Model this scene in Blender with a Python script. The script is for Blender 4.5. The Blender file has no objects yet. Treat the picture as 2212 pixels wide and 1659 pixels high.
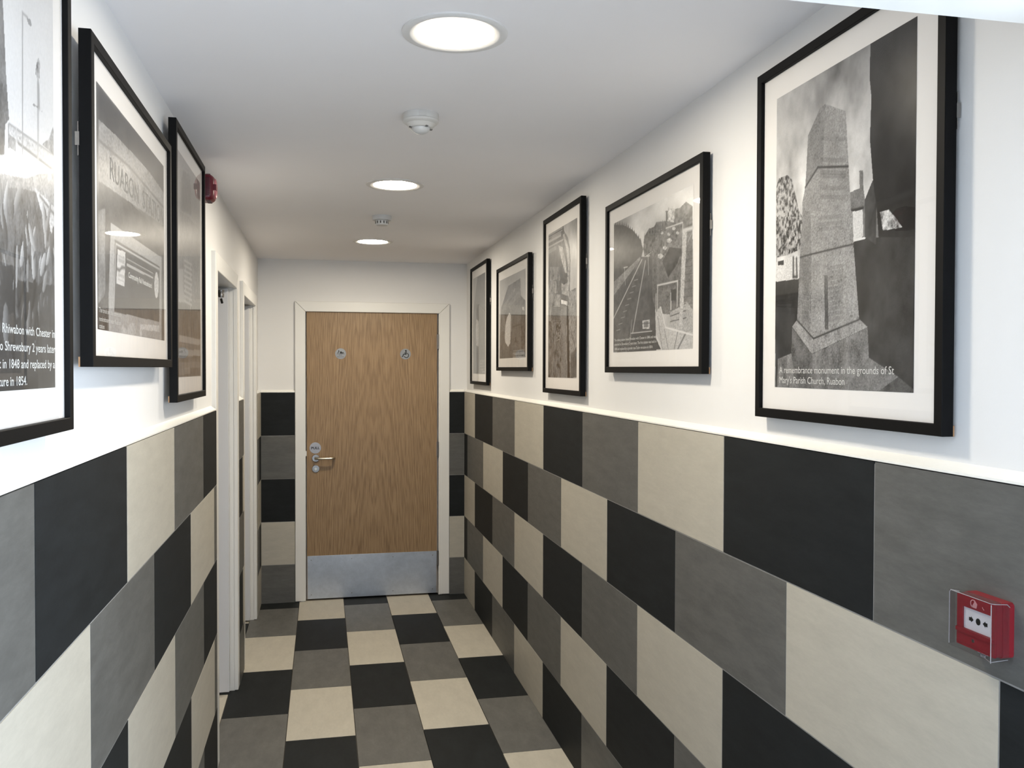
import bpy, bmesh, math, random
import numpy as np
from mathutils import Matrix, Vector, Euler

# ---------------------------------------------------------------- camera, world, lights, exposure
S = bpy.context.scene
C = bpy.data.collections.new('corridor'); S.collection.children.link(C)
XL, XR, D, T, CZ = -0.4179, 1.0031, 6.30, 1.4655, 2.392      # tile faces left / right / end, tile height, ceiling
PL = 0.02                                                     # tiles stand proud of the plaster
YAW, PIT, ROL, HC, FPX = 0.21189, -0.01765, 0.00243, 1.63612, 1900.36

cam = bpy.data.cameras.new('camera'); co = bpy.data.objects.new('camera', cam); C.objects.link(co)
cam.sensor_fit = 'HORIZONTAL'; cam.sensor_width = 36; cam.lens = FPX / 2212 * 36
cam.clip_start = 0.05
cy, sy, cp, sp, cr, sr = math.cos(YAW), math.sin(YAW), math.cos(PIT), math.sin(PIT), math.cos(ROL), math.sin(ROL)
def cam2world(a, b, c):                                       # a right, b forward, c up in the camera
    x = a * cr - c * sr; z2 = a * sr + c * cr
    y = b * cp - z2 * sp; z = b * sp + z2 * cp
    return Vector((x * cy + y * sy, -x * sy + y * cy, z))
rx, up, fw = cam2world(1, 0, 0), cam2world(0, 0, 1), cam2world(0, 1, 0)
M = Matrix((rx, up, -fw)).transposed().to_4x4(); M.translation = Vector((0, 0, HC))
co.matrix_world = M
S.camera = co

w = bpy.data.worlds.new('world'); S.world = w; w.use_nodes = True
w.node_tree.nodes['Background'].inputs[0].default_value = (0.75, 0.86, 1.0, 1)
w.node_tree.nodes['Background'].inputs[1].default_value = 1.0
S.view_settings.view_transform = 'Standard'; S.view_settings.look = 'None'
S.view_settings.gamma = 1; S.view_settings.use_curve_mapping = False
S.view_settings.exposure = 0.75
LAMP_STRENGTH, LAMP_COL = 128.0, (1.0, 0.905, 0.745)
DAY_POWER, DAY_COL = 158.0, (0.74, 0.86, 1.0)
day = bpy.data.lights.new('daylight', 'AREA'); day.shape = 'RECTANGLE'; day.size = 1.86; day.size_y = 2.4
day.energy = DAY_POWER; day.color = DAY_COL
do = bpy.data.objects.new('daylight', day); C.objects.link(do)
do.location = (2.36, -1.35, 1.35); do.rotation_euler = (0, math.radians(90), 0)   # in the lobby's glazed entrance, shining along the corridor

# ---------------------------------------------------------------- helpers
def lin(c):
    return tuple(((v / 255) / 12.92 if v / 255 <= 0.04045 else ((v / 255 + 0.055) / 1.055) ** 2.4) for v in c)
def mat(name, col, rough=0.5, metal=0.0, spec=0.5):
    m = bpy.data.materials.new(name); m.use_nodes = True
    b = m.node_tree.nodes['Principled BSDF']
    b.inputs['Base Color'].default_value = (*col, 1); b.inputs['Roughness'].default_value = rough
    b.inputs['Metallic'].default_value = metal; b.inputs['Specular IOR Level'].default_value = spec
    return m
def nodes(m): return m.node_tree.nodes, m.node_tree.links, m.node_tree.nodes['Principled BSDF']
def noise_mat(name, col, amp=0.04, scale=(1, 1, 1), nscale=6, rough=0.5, metal=0.0, bump=0.0, bscale=60, spec=0.5, detail=4, rand=True, dark=None, fine=0.0):
    """plain colour mottled by noise in world space; every object gets its own patch of the noise"""
    m = mat(name, col, rough, metal, spec); N, K, B = nodes(m)
    g = N.new('ShaderNodeNewGeometry'); mp = N.new('ShaderNodeMapping'); K.new(g.outputs['Position'], mp.inputs['Vector'])
    mp.inputs['Scale'].default_value = scale
    vec = mp.outputs['Vector']
    if rand:
        oi = N.new('ShaderNodeObjectInfo'); mm = N.new('ShaderNodeMath'); mm.operation = 'MULTIPLY'; mm.inputs[1].default_value = 37
        K.new(oi.outputs['Random'], mm.inputs[0])
        ad = N.new('ShaderNodeVectorMath'); ad.operation = 'ADD'; K.new(vec, ad.inputs[0]); K.new(mm.outputs[0], ad.inputs[1]); vec = ad.outputs[0]
    n = N.new('ShaderNodeTexNoise'); n.inputs['Scale'].default_value = nscale; n.inputs['Detail'].default_value = detail; n.inputs['Roughness'].default_value = 0.62
    K.new(vec, n.inputs['Vector'])
    r = N.new('ShaderNodeMapRange'); K.new(n.outputs['Fac'], r.inputs['Value'])
    r.inputs['From Min'].default_value = 0.3; r.inputs['From Max'].default_value = 0.7
    mx = N.new('ShaderNodeMix'); mx.data_type = 'RGBA'; K.new(r.outputs['Result'], mx.inputs['Factor'])
    lo = dark or tuple(v * (1 - amp) for v in col); hi = tuple(min(1, v * (1 + amp)) for v in col)
    mx.inputs[6].default_value = (*lo, 1); mx.inputs[7].default_value = (*hi, 1)
    if fine:
        n3 = N.new('ShaderNodeTexNoise'); n3.inputs['Scale'].default_value = nscale * 4.5; n3.inputs['Detail'].default_value = 8; n3.inputs['Roughness'].default_value = 0.75; K.new(vec, n3.inputs['Vector'])
        r3 = N.new('ShaderNodeMapRange'); K.new(n3.outputs['Fac'], r3.inputs['Value']); r3.inputs['From Min'].default_value = 0.42; r3.inputs['From Max'].default_value = 0.60
        r3.inputs['To Min'].default_value = 1 - fine; r3.inputs['To Max'].default_value = 1 + fine
        m3 = N.new('ShaderNodeMix'); m3.data_type = 'RGBA'; m3.blend_type = 'MULTIPLY'; m3.inputs[0].default_value = 1; K.new(mx.outputs[2], m3.inputs[6]); K.new(r3.outputs[0], m3.inputs[7]); mx = m3
    K.new(mx.outputs[2], B.inputs['Base Color'])
    if bump:
        n2 = N.new('ShaderNodeTexNoise'); n2.inputs['Scale'].default_value = bscale; K.new(g.outputs['Position'], n2.inputs['Vector'])
        bp = N.new('ShaderNodeBump'); bp.inputs['Strength'].default_value = bump; bp.inputs['Distance'].default_value = 0.001
        K.new(n2.outputs['Fac'], bp.inputs['Height']); K.new(bp.outputs[0], B.inputs['Normal'])
    return m
def link(name, me, m=None, parent=None, loc=None):
    o = bpy.data.objects.new(name, me); C.objects.link(o)
    if m is not None and hasattr(me, 'materials') and not len(me.materials): me.materials.append(m)
    if parent is not None: o.parent = parent
    if loc is not None: o.location = loc
    return o
def empty(name, loc=(0, 0, 0), rot=None, parent=None):
    o = bpy.data.objects.new(name, None); C.objects.link(o); o.empty_display_size = 0.05
    o.location = loc
    if rot is not None: o.rotation_euler = rot.to_euler()
    if parent is not None: o.parent = parent
    return o
def tag(o, label=None, cat=None, group=None, kind=None):
    if label: o['label'] = label
    if cat: o['category'] = cat
    if group: o['group'] = group
    if kind: o['kind'] = kind
    return o
def bm2me(bm, name='mesh', smooth=False):
    bmesh.ops.recalc_face_normals(bm, faces=bm.faces[:])
    me = bpy.data.meshes.new(name); bm.to_mesh(me); bm.free()
    if smooth:
        me.polygons.foreach_set('use_smooth', [True] * len(me.polygons))
        me.update()
    return me
def add_box(bm, a, b):
    x0, x1 = sorted((a[0], b[0])); y0, y1 = sorted((a[1], b[1])); z0, z1 = sorted((a[2], b[2]))
    v = [bm.verts.new(p) for p in ((x0, y0, z0), (x1, y0, z0), (x1, y1, z0), (x0, y1, z0), (x0, y0, z1), (x1, y0, z1), (x1, y1, z1), (x0, y1, z1))]
    for f in ((0, 3, 2, 1), (4, 5, 6, 7), (0, 1, 5, 4), (1, 2, 6, 5), (2, 3, 7, 6), (3, 0, 4, 7)): bm.faces.new([v[i] for i in f])
    return v
def box(name, a, b, m, parent=None, bev=0.0, seg=1):
    bm = bmesh.new(); add_box(bm, a, b)
    if bev: bmesh.ops.bevel(bm, geom=bm.edges[:], offset=bev, segments=seg, affect='EDGES', profile=0.5)
    return link(name, bm2me(bm, name, smooth=seg > 1), m, parent)
def boxes(name, lst, m, parent=None):
    bm = bmesh.new()
    for a, b in lst: add_box(bm, a, b)
    return link(name, bm2me(bm, name), m, parent)
def prism(bm, pts, z0, z1):
    """polygon in local x,y raised along local z"""
    a = [bm.verts.new((x, y, z0)) for x, y in pts]; b = [bm.verts.new((x, y, z1)) for x, y in pts]
    bm.faces.new(a[::-1]); bm.faces.new(b)
    n = len(pts)
    for i in range(n): bm.faces.new((a[i], a[(i + 1) % n], b[(i + 1) % n], b[i]))
def lathe(bm, prof, seg=48, mtx=None):
    """profile of (r, z) turned round z"""
    rings = []
    for r, z in prof:
        if r < 1e-6: v = bm.verts.new((0, 0, z)); rings.append([v])
        else: rings.append([bm.verts.new((r * math.cos(2 * math.pi * i / seg), r * math.sin(2 * math.pi * i / seg), z)) for i in range(seg)])
    for p, q in zip(rings, rings[1:]):
        for i in range(seg):
            j = (i + 1) % seg
            if len(p) == 1 and len(q) == 1: continue
            if len(p) == 1: bm.faces.new((p[0], q[i], q[j]))
            elif len(q) == 1: bm.faces.new((p[i], p[j], q[0]))
            else: bm.faces.new((p[i], p[j], q[j], q[i]))
    if mtx is not None:
        vs = [v for r in rings for v in r]; bmesh.ops.transform(bm, matrix=mtx, verts=vs)
def turned(name, prof, m, parent=None, seg=48, mtx=None, smooth=True):
    bm = bmesh.new(); lathe(bm, prof, seg, mtx); me = bm2me(bm, name, smooth)
    o = link(name, me, m, parent)
    if smooth:
        try: me.set_sharp_from_angle(angle=math.radians(35))
        except Exception: pass
    return o
def tube(bm, pts, r, seg=12):
    rings = []
    n = len(pts)
    for i, p in enumerate(pts):
        p = Vector(p); d = (Vector(pts[min(i + 1, n - 1)]) - Vector(pts[max(i - 1, 0)])).normalized()
        a = d.orthogonal().normalized() if i == 0 else (pa - d * pa.dot(d)).normalized()
        pa = a; b = d.cross(a)
        rings.append([bm.verts.new(p + (a * math.cos(2 * math.pi * k / seg) + b * math.sin(2 * math.pi * k / seg)) * r) for k in range(seg)])
    for p, q in zip(rings, rings[1:]):
        for k in range(seg): bm.faces.new((p[k], p[(k + 1) % seg], q[(k + 1) % seg], q[k]))
    bm.faces.new(rings[0][::-1]); bm.faces.new(rings[-1])
def text(name, s, size, m, parent, loc, align='LEFT', stretch=1.0, shear=0.0, bold=0.0, space=1.0):
    cu = bpy.data.curves.new(name, 'FONT'); cu.body = s; cu.size = size; cu.align_x = align
    cu.space_character = space; cu.offset = bold; cu.resolution_u = 3; cu.shear = shear
    o = bpy.data.objects.new(name, cu); C.objects.link(o)
    dg = bpy.context.evaluated_depsgraph_get(); dg.update()
    me = bpy.data.meshes.new_from_object(o.evaluated_get(dg)); bpy.data.objects.remove(o)
    me.transform(Matrix.Diagonal((stretch, 1, 1, 1)))
    me.materials.clear(); me.materials.append(m)
    return link(name, me, None, parent, loc)
ROT_R = Matrix(((0, 0, -1), (-1, 0, 0), (0, 1, 0)))        # local x -> -Y, y -> Z, z -> -X (things on the right wall)
ROT_L = Matrix(((0, 0, 1), (1, 0, 0), (0, 1, 0)))          # local x -> +Y, y -> Z, z -> +X (left wall)
ROT_E = Matrix(((1, 0, 0), (0, 0, -1), (0, 1, 0)))         # local x -> +X, y -> Z, z -> -Y (end wall)

# ---------------------------------------------------------------- materials
WHITE = noise_mat('white_paint', (0.79, 0.785, 0.78), 0.012, nscale=3, rough=0.62, bump=0.12, bscale=220, rand=False, spec=0.3)
CEIL = noise_mat('ceiling_paint', (0.89, 0.875, 0.885), 0.01, nscale=2, rough=0.8, bump=0.08, bscale=260, rand=False, spec=0.2)
GLOSS = noise_mat('white_gloss', (0.80, 0.79, 0.76), 0.012, nscale=4, rough=0.32, rand=False)
LEDGE = noise_mat('white_edging', (0.86, 0.85, 0.80), 0.015, nscale=5, rough=0.35, rand=False)
def tile_mats(pre, scale, k=1.0):
    f = lambda c: tuple(v * k for v in c)
    return {
        'b': noise_mat(pre + '_beige', f((0.462, 0.432, 0.367)), 0.055, scale, 7, 0.5, bump=0.1, bscale=90, spec=0.35, fine=0.022),
        'g': noise_mat(pre + '_grey', f((0.111, 0.110, 0.103)), 0.15, scale, 7, 0.5, bump=0.1, bscale=90, spec=0.35, fine=0.05),
        'd': noise_mat(pre + '_dark', f((0.0140, 0.0160, 0.0172)), 0.18, scale, 6, 0.6, bump=0.1, bscale=90, spec=0.15, fine=0.06)}
TW = tile_mats('wall_tile', (1.2, 1.2, 5.0)); TE = tile_mats('end_tile', (1.2, 1.2, 5.0)); TF = tile_mats('floor_tile', (2.6, 1.0, 1.0), 1.2)
GROUT = noise_mat('wall_grout', (0.27, 0.265, 0.255), 0.1, nscale=40, rough=0.85, rand=False)
GROUTF = noise_mat('floor_grout', (0.085, 0.075, 0.062), 0.2, nscale=30, rough=0.85, rand=False)
BLACK = noise_mat('black_frame', (0.0045, 0.0045, 0.0047), 0.1, nscale=20, rough=0.55, spec=0.10)
MATB = noise_mat('mount_card', (0.79, 0.765, 0.74), 0.01, nscale=10, rough=0.7)
STEEL = noise_mat('satin_steel', (0.30, 0.29, 0.28), 0.06, nscale=30, rough=0.34, metal=1.0)
STEELP = noise_mat('steel_sign', (0.26, 0.265, 0.27), 0.06, nscale=25, rough=0.42, metal=0.6)
STEELB = noise_mat('steel_pull_sign', (0.40, 0.40, 0.43), 0.06, nscale=25, rough=0.42, metal=0.5)
BRASSY = noise_mat('lever_steel', (0.50, 0.46, 0.38), 0.05, nscale=25, rough=0.28, metal=1.0)
KICK = noise_mat('brushed_kickplate', (0.52, 0.545, 0.58), 0.10, (1.5, 1, 1.5), 3, 0.36, metal=0.9, bump=0.25, bscale=30, fine=0.05)
INK = mat('black_print', (0.004, 0.004, 0.004), 0.5)
INKW = mat('white_print', (0.62, 0.62, 0.60), 0.5)
BROWN = noise_mat('corner_card', (0.35, 0.2, 0.1), 0.1, nscale=40, rough=0.8)
PLASTIC = noise_mat('white_plastic', (0.66, 0.65, 0.63), 0.015, nscale=10, rough=0.38)
PLASTIC2 = noise_mat('cool_white_plastic', (0.60, 0.61, 0.62), 0.015, nscale=10, rough=0.38)
GAPM = mat('painted_gap_shade', (0.01, 0.01, 0.01), 0.8)
RED = noise_mat('red_plastic', (0.24, 0.012, 0.020), 0.05, nscale=20, rough=0.38)
REDD = noise_mat('sounder_red', (0.11, 0.004, 0.014), 0.05, nscale=20, rough=0.4)
REDL = noise_mat('sounder_lens_red', (0.42, 0.11, 0.14), 0.05, nscale=20, rough=0.25)
ICON = mat('pale_red_print', (0.62, 0.30, 0.30), 0.5)
LEAFW = noise_mat('white_leaf', (0.74, 0.74, 0.76), 0.01, nscale=3, rough=0.5)
BARE = noise_mat('lobby_paint', (0.66, 0.67, 0.68), 0.01, nscale=3, rough=0.8, rand=False)

def glass_mat(name, f0, tint=(1, 1, 1)):
    """thin pane: mirror share from the viewing angle (Schlick, the same from both faces), the rest passes straight through"""
    m = bpy.data.materials.new(name); m.use_nodes = True; N, K = m.node_tree.nodes, m.node_tree.links
    N.clear(); out = N.new('ShaderNodeOutputMaterial'); tr = N.new('ShaderNodeBsdfTransparent'); gl = N.new('ShaderNodeBsdfGlossy')
    gl.inputs['Roughness'].default_value = 0.012; tr.inputs[0].default_value = (*tint, 1)
    g = N.new('ShaderNodeNewGeometry'); d = N.new('ShaderNodeVectorMath'); d.operation = 'DOT_PRODUCT'; K.new(g.outputs['Incoming'], d.inputs[0]); K.new(g.outputs['Normal'], d.inputs[1])
    def mth(op, a, b=None):
        n = N.new('ShaderNodeMath'); n.operation = op; n.use_clamp = op in ('ADD', 'SUBTRACT')
        for i, v in enumerate((a, b)):
            if v is None: continue
            if isinstance(v, (int, float)): n.inputs[i].default_value = v
            else: K.new(v, n.inputs[i])
        return n.outputs[0]
    c = mth('SUBTRACT', 1.0, mth('ABSOLUTE', d.outputs['Value']))
    f = mth('ADD', f0, mth('MULTIPLY', mth('POWER', c, 5.0), 0.9 - f0))
    mx = N.new('ShaderNodeMixShader'); K.new(f, mx.inputs[0]); K.new(tr.outputs[0], mx.inputs[1]); K.new(gl.outputs[0], mx.inputs[2]); K.new(mx.outputs[0], out.inputs[0])
    return m
GLASS = glass_mat('picture_glass', 0.028)
CLEAR = glass_mat('clear_plastic', 0.05, (0.93, 0.93, 0.94))

def wood_mat():
    m = mat('oak_veneer', (0.33, 0.21, 0.12), 0.42, spec=0.4); N, K, B = nodes(m)
    tc = N.new('ShaderNodeTexCoord'); sx = N.new('ShaderNodeSeparateXYZ'); K.new(tc.outputs['Object'], sx.inputs[0])
    def mth(op, a, b=None):
        n = N.new('ShaderNodeMath'); n.operation = op
        for i, v in enumerate((a, b)):
            if v is None: continue
            if isinstance(v, (int, float)): n.inputs[i].default_value = v
            else: K.new(v, n.inputs[i])
        return n.outputs[0]
    # two mirrored (book-matched) leaves of veneer
    ax = mth('ABSOLUTE', mth('SUBTRACT', sx.outputs[0], 0.465))
    ax2 = mth('ABSOLUTE', mth('SUBTRACT', ax, 0.0))
    cb = N.new('ShaderNodeCombineXYZ'); K.new(mth('MULTIPLY', ax2, 14), cb.inputs[0]); K.new(mth('MULTIPLY', sx.outputs[1], 1.5), cb.inputs[1])
    n1 = N.new('ShaderNodeTexNoise'); n1.inputs['Scale'].default_value = 1.3; n1.inputs['Detail'].default_value = 3; K.new(cb.outputs[0], n1.inputs['Vector'])
    # cathedral rings: distance from a slanting heart line
    e = mth('ADD', mth('MULTIPLY', mth('POWER', ax2, 2.0), 24.0), mth('MULTIPLY', sx.outputs[1], 0.9))
    e = mth('ADD', e, mth('MULTIPLY', n1.outputs['Fac'], 0.9))
    wv = mth('SINE', mth('MULTIPLY', e, 26.0))
    wv = mth('ADD', mth('MULTIPLY', wv, 0.5), 0.5)
    cb2 = N.new('ShaderNodeCombineXYZ'); K.new(mth('MULTIPLY', ax2, 105), cb2.inputs[0]); K.new(mth('MULTIPLY', sx.outputs[1], 7), cb2.inputs[1])
    n2 = N.new('ShaderNodeTexNoise'); n2.inputs['Scale'].default_value = 1.0; n2.inputs['Detail'].default_value = 4; K.new(cb2.outputs[0], n2.inputs['Vector'])
    cb3 = N.new('ShaderNodeCombineXYZ'); K.new(mth('MULTIPLY', ax2, 7), cb3.inputs[0]); K.new(mth('MULTIPLY', sx.outputs[1], 1.1), cb3.inputs[1])
    n3 = N.new('ShaderNodeTexNoise'); n3.inputs['Scale'].default_value = 2.0; n3.inputs['Detail'].default_value = 2; K.new(cb3.outputs[0], n3.inputs['Vector'])
    # figure shows strongest near the middle of each leaf
    f = mth('ADD', mth('MULTIPLY', mth('MULTIPLY', wv, n3.outputs['Fac']), 0.30), mth('MULTIPLY', n2.outputs['Fac'], 0.72))
    rp = N.new('ShaderNodeValToRGB'); K.new(f, rp.inputs[0])
    rp.color_ramp.elements[0].position = 0.22; rp.color_ramp.elements[0].color = (0.20, 0.122, 0.060, 1)
    rp.color_ramp.elements[1].position = 0.72; rp.color_ramp.elements[1].color = (0.385, 0.258, 0.142, 1)
    el = rp.color_ramp.elements.new(0.45); el.color = (0.305, 0.198, 0.104, 1)
    K.new(rp.outputs[0], B.inputs['Base Color'])
    return m
OAK = wood_mat()

# ---------------------------------------------------------------- setting: floor, ceiling, walls
LP, HP, GW = 0.62787, 0.30, 0.0034      # tile pitch along, row pitch, joint width
def tile_mesh(cache, a, b, m):
    """box from 0 to b-a, shared between tiles of the same size and colour"""
    d = tuple(round(b[i] - a[i], 4) for i in range(3)); key = (d, m.name)
    if key not in cache:
        bm = bmesh.new(); add_box(bm, (0, 0, 0), d); me = bm2me(bm, 'tile'); me.materials.append(m); cache[key] = me
    return cache[key]
cache = {}
def tile(parent, a, b, m):
    if min(b[i] - a[i] for i in range(3)) < 0.003: return
    me = tile_mesh(cache, a, b, m); o = bpy.data.objects.new('tile', me); C.objects.link(o); o.location = a; o.parent = parent

Y0 = 0.80                                  # the near doorway's far side
FX0, FX1 = -2.2, XR + 0.1
floor = box('floor', (-2.3, -3.2, -0.12), (2.6, 6.6, -0.0085), GROUTF); tag(floor, kind='structure')
cb_ = [-1.37387, -1.0711, -0.7682, -0.4647, -0.1617, 0.1420, 0.4430, 0.7455, XR + 0.016]
yF = 6.1475
for ci in range(len(cb_) - 1):
    odd = (ci % 2 == 0)                    # column index 3 (first in the corridor) is an even-joint column
    x0, x1 = cb_[ci] + GW / 2, cb_[ci + 1] - GW / 2
    k = (-3 if odd else -2)
    seq = {True: 'bdg', False: 'dgb'}[odd]
    i = 0
    if k == -3: seq = 'gbd'
    while True:
        ya = yF - (k + 2) * LP / 2; yb = yF - k * LP / 2
        if yb < 0.2: break
        ya2, yb2 = max(ya, 0.2) + GW / 2, min(yb, D + 0.16) - GW / 2
        if ya < D + 0.16 and yb2 > ya2: tile(floor, (x0, ya2, -0.0085), (x1, yb2, 0.0), TF[seq[i % 3]])
        k += 2; i += 1

tag(box('floor_bounce_slab', (-1.5, -3.1, -0.0085), (2.4, 0.19, 0.0), noise_mat('pale_bounce', (0.70, 0.70, 0.69), 0.1, rough=0.6)), kind='structure')  # unseen pale slab, added to bounce light up to the near ceiling
ceiling = tag(box('ceiling', (-2.3, -3.2, CZ), (2.6, 6.6, CZ + 0.1), CEIL), kind='structure')

def wall_rows(parent, side, segs, y_off, seq_even, seq_odd, z_lo=0.0015):
    X = XR if side == 'R' else XL
    xa, xb = (X, X + 0.0085) if side == 'R' else (X - 0.0085, X)
    for r in range(5):
        z1 = T - r * HP - GW / 2; z0 = T - (r + 1) * HP + GW / 2 if r < 4 else z_lo
        k0 = -40 if r % 2 == 0 else -41
        for n in range(60):
            k = k0 + 2 * n
            yb = y_off - k * LP / 2; ya = yb - LP
            m_ = (k // 2) % 3 if r % 2 == 0 else ((k + 1) // 2) % 3
            col = (seq_even if r % 2 == 0 else seq_odd)[m_]
            for s0, s1 in segs:
                a, b = max(ya + GW / 2, s0), min(yb - GW / 2, s1)
                if b - a > 0.004: tile(parent, (xa, a, z0), (xb, b, z1), TW[col])

wr = tag(box('wall_right', (XR + PL, 0.76, -0.01), (XR + 0.16, 6.5, CZ), WHITE), kind='structure')
box('grout_bed', (XR + 0.001, Y0, 0), (XR + PL, D + PL, T - 0.005), GROUT, wr)
# right wall: even rows start (m=0) dark,grey,beige; odd rows (k=-1 -> 0) grey,beige,dark
wall_rows(wr, 'R', [(Y0, D - 0.001)], 5.8502, 'dgb', 'gbd')

A0, A1, B0, B1, OH = 3.79, 4.625, 5.035, 5.905, 2.035        # left openings (clear of linings)
AW = 0.072
bm = bmesh.new()
for a, b in (((XL - 0.16, 0.76, -0.01), (XL - PL, A0 - 0.03, CZ)), ((XL - 0.16, A1 + 0.03, -0.01), (XL - PL, B0 - 0.03, CZ)), ((XL - 0.16, B1 + 0.03, -0.01), (XL - PL, 6.5, CZ)),
             ((XL - 0.16, A0 - 0.03, OH + 0.03), (XL - PL, A1 + 0.03, CZ)), ((XL - 0.16, B0 - 0.03, OH + 0.03), (XL - PL, B1 + 0.03, CZ))):
    add_box(bm, a, b)
wl = tag(link('wall_left', bm2me(bm, 'wall_left'), WHITE), kind='structure')
LS = [(Y0, A0 - AW - 0.016), (A1 + AW - 0.002, B0 - AW - 0.010), (B1 + AW + 0.006, D - 0.001)]
for s0, s1 in LS:
    box('grout_bed', (XL - PL, s0, 0), (XL - 0.001, s1, T - 0.005), GROUT, wl)
wall_rows(wl, 'L', LS, 3.3043, 'gbd', 'bdg')

EX0, EX1 = -0.189, 0.893
bm = bmesh.new()
for a, b in (((XL - 0.16, D + PL, -0.01), (-0.155, D + 0.16, CZ)), ((0.845, D + PL, -0.01), (XR + 0.02, D + 0.16, CZ)), ((-0.155, D + PL, 2.06), (0.845, D + 0.16, CZ))): add_box(bm, a, b)
we = tag(link('wall_end', bm2me(bm, 'wall_end'), WHITE), kind='structure')
for xa, xb in ((XL - 0.002, EX0 - 0.002), (EX1 + 0.002, XR + 0.002)):
    box('grout_bed', (xa, D + 0.001, 0), (xb, D + PL, T - 0.005), GROUT, we)
    for r, c_ in enumerate('dgdbg'):
        z1 = T - r * HP - GW / 2; z0 = T - (r + 1) * HP + GW / 2 if r < 4 else 0.0015
        tile(we, (xa, D, z0), (xb, D + 0.0085, z1), TE[c_])

# white edging strip on the tiles; cove added, shaped to catch a bright band of light
def ledge(name, axis, c, s, a, b):
    """axis 'y': runs along y at x=c, wall lies towards s; axis 'x' runs along x at y=c"""
    prof = [(0.0, T + 0.0005), (0.0, T + 0.0045), (0.0025, T + 0.006)]
    for i in range(9):
        t = i / 8; ang = math.pi / 2 * t
        prof.append((0.004 + (PL - 0.004) * math.sin(ang) if False else 0.004 + (PL - 0.004) * (1 - math.cos(ang)) ** 0.8, T + 0.006 + 0.012 * t ** 1.8))
    prof.append((PL, T + 0.0005))
    bm = bmesh.new(); va, vb = [], []
    for d, z in prof:
        d = min(d, PL)
        p = (c + s * d, a, z) if axis == 'y' else (a, c + s * d, z)
        q = (c + s * d, b, z) if axis == 'y' else (b, c + s * d, z)
        va.append(bm.verts.new(p)); vb.append(bm.verts.new(q))
    n = len(prof)
    for i in range(n): bm.faces.new((va[i], va[(i + 1) % n], vb[(i + 1) % n], vb[i]))
    bm.faces.new(va); bm.faces.new(vb[::-1])
    return tag(link(name, bm2me(bm, name), LEDGE), kind='structure')
ledge('trim_1', 'y', XR, 1, Y0, D + PL)
ledge('trim_2', 'y', XL, -1, LS[0][0], LS[0][1])
ledge('trim_3', 'y', XL, -1, LS[1][0], LS[1][1])
ledge('trim_4', 'y', XL, -1, LS[2][0], D + PL)
ledge('trim_5', 'x', D, 1, XL, EX0 - 0.002)
ledge('trim_6', 'x', D, 1, EX1 + 0.002, XR)

# ---------------------------------------------------------------- doors
def mitred(parent, m, x0, x1, h, wd, d0, d1, bottom=0.004):
    """three architrave pieces with mitred corners round an opening x0..x1, height h, in local x (along), y (up), z (out)"""
    X0, X1, H = x0 - wd, x1 + wd, h + wd; g = 0.0006
    for pts in (((X0, bottom), (x0, bottom), (x0, h - g), (X0, H - g)), ((x1, bottom), (X1, bottom), (X1, H - g), (x1, h - g)), ((X0 + g, H), (x0 + g, h), (x1 - g, h), (X1 - g, H))):
        bm = bmesh.new(); prism(bm, pts, d0, d1)
        ed = [e for e in bm.edges if all(abs(v.co.z - d1) < 1e-6 for v in e.verts)]
        bmesh.ops.bevel(bm, geom=ed, offset=0.003, segments=2, affect='EDGES', profile=0.5)
        link('architrave', bm2me(bm, 'architrave'), m, parent)

# end door
d1 = empty('door_1', (0, D, 0), ROT_E); tag(d1, 'oak veneered door with steel kick plate closing the far end of the corridor', kind='structure')
mitred(d1, GLOSS, -0.118, 0.822, 2.030, 0.071, -0.019, 0.0045)
LX0, LX1 = -0.1105, 0.806
bm = bmesh.new()
for a, b in (((-0.150, 0.0, -0.15), (-0.1265, 2.055, -0.0055)), ((0.8165, 0.0, -0.15), (0.840, 2.055, -0.0055)), ((-0.1265, 2.0385, -0.15), (0.8165, 2.055, -0.0055)),
             ((-0.1265, 0.0, -0.15), (-0.113, 2.0385, -0.062)), ((0.809, 0.0, -0.15), (0.8165, 2.0385, -0.062)), ((-0.113, 2.034, -0.15), (0.809, 2.0385, -0.062))): add_box(bm, a, b)
link('door_lining', bm2me(bm, 'lining'), GLOSS, d1)
box('gap_shade_board', (-0.1265, 0.0, -0.068), (0.8165, 2.036, -0.064), GAPM, d1)  # dark board behind the leaf, shade painted into the door gap
leaf = empty('door_leaf', (LX0, 0.012, -0.014), parent=d1)
lf = box('leaf_panel', (0, 0, -0.044), (LX1 - LX0, 2.019, 0), OAK, leaf, 0.0008)
kp = box('kick_plate', (0.003, 0.001, -0.0005), (LX1 - LX0 - 0.003, 0.304, 0.0015), KICK, d1, 0.0003)
kp.location = (LX0, 0.012, -0.014)
tag(kp, 'brushed steel kick plate')
bm = bmesh.new()
for x in (0.03, 0.31, 0.60, 0.885):
    for y in (0.03, 0.275):
        lathe(bm, [(0, 0.0028), (0.0022, 0.0026), (0.0038, 0.0015)], 10, Matrix.Translation((x, y, 0)))
link('screw_heads', bm2me(bm, 'screws'), STEEL, kp)['kind'] = 'stuff'
for z in (0.213, 1.002, 1.776):
    bm = bmesh.new(); lathe(bm, [(0, 0), (0.0065, 0), (0.0065, 0.104), (0, 0.104)], 14, Matrix.Rotation(-math.pi / 2, 4, 'X'))
    add_box(bm, (-0.009, 0, -0.012), (0.009, 0.104, -0.003))
    h = link('hinge', bm2me(bm, 'hinge', False), STEEL, d1, (0.8115, z, -0.0045))
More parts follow.
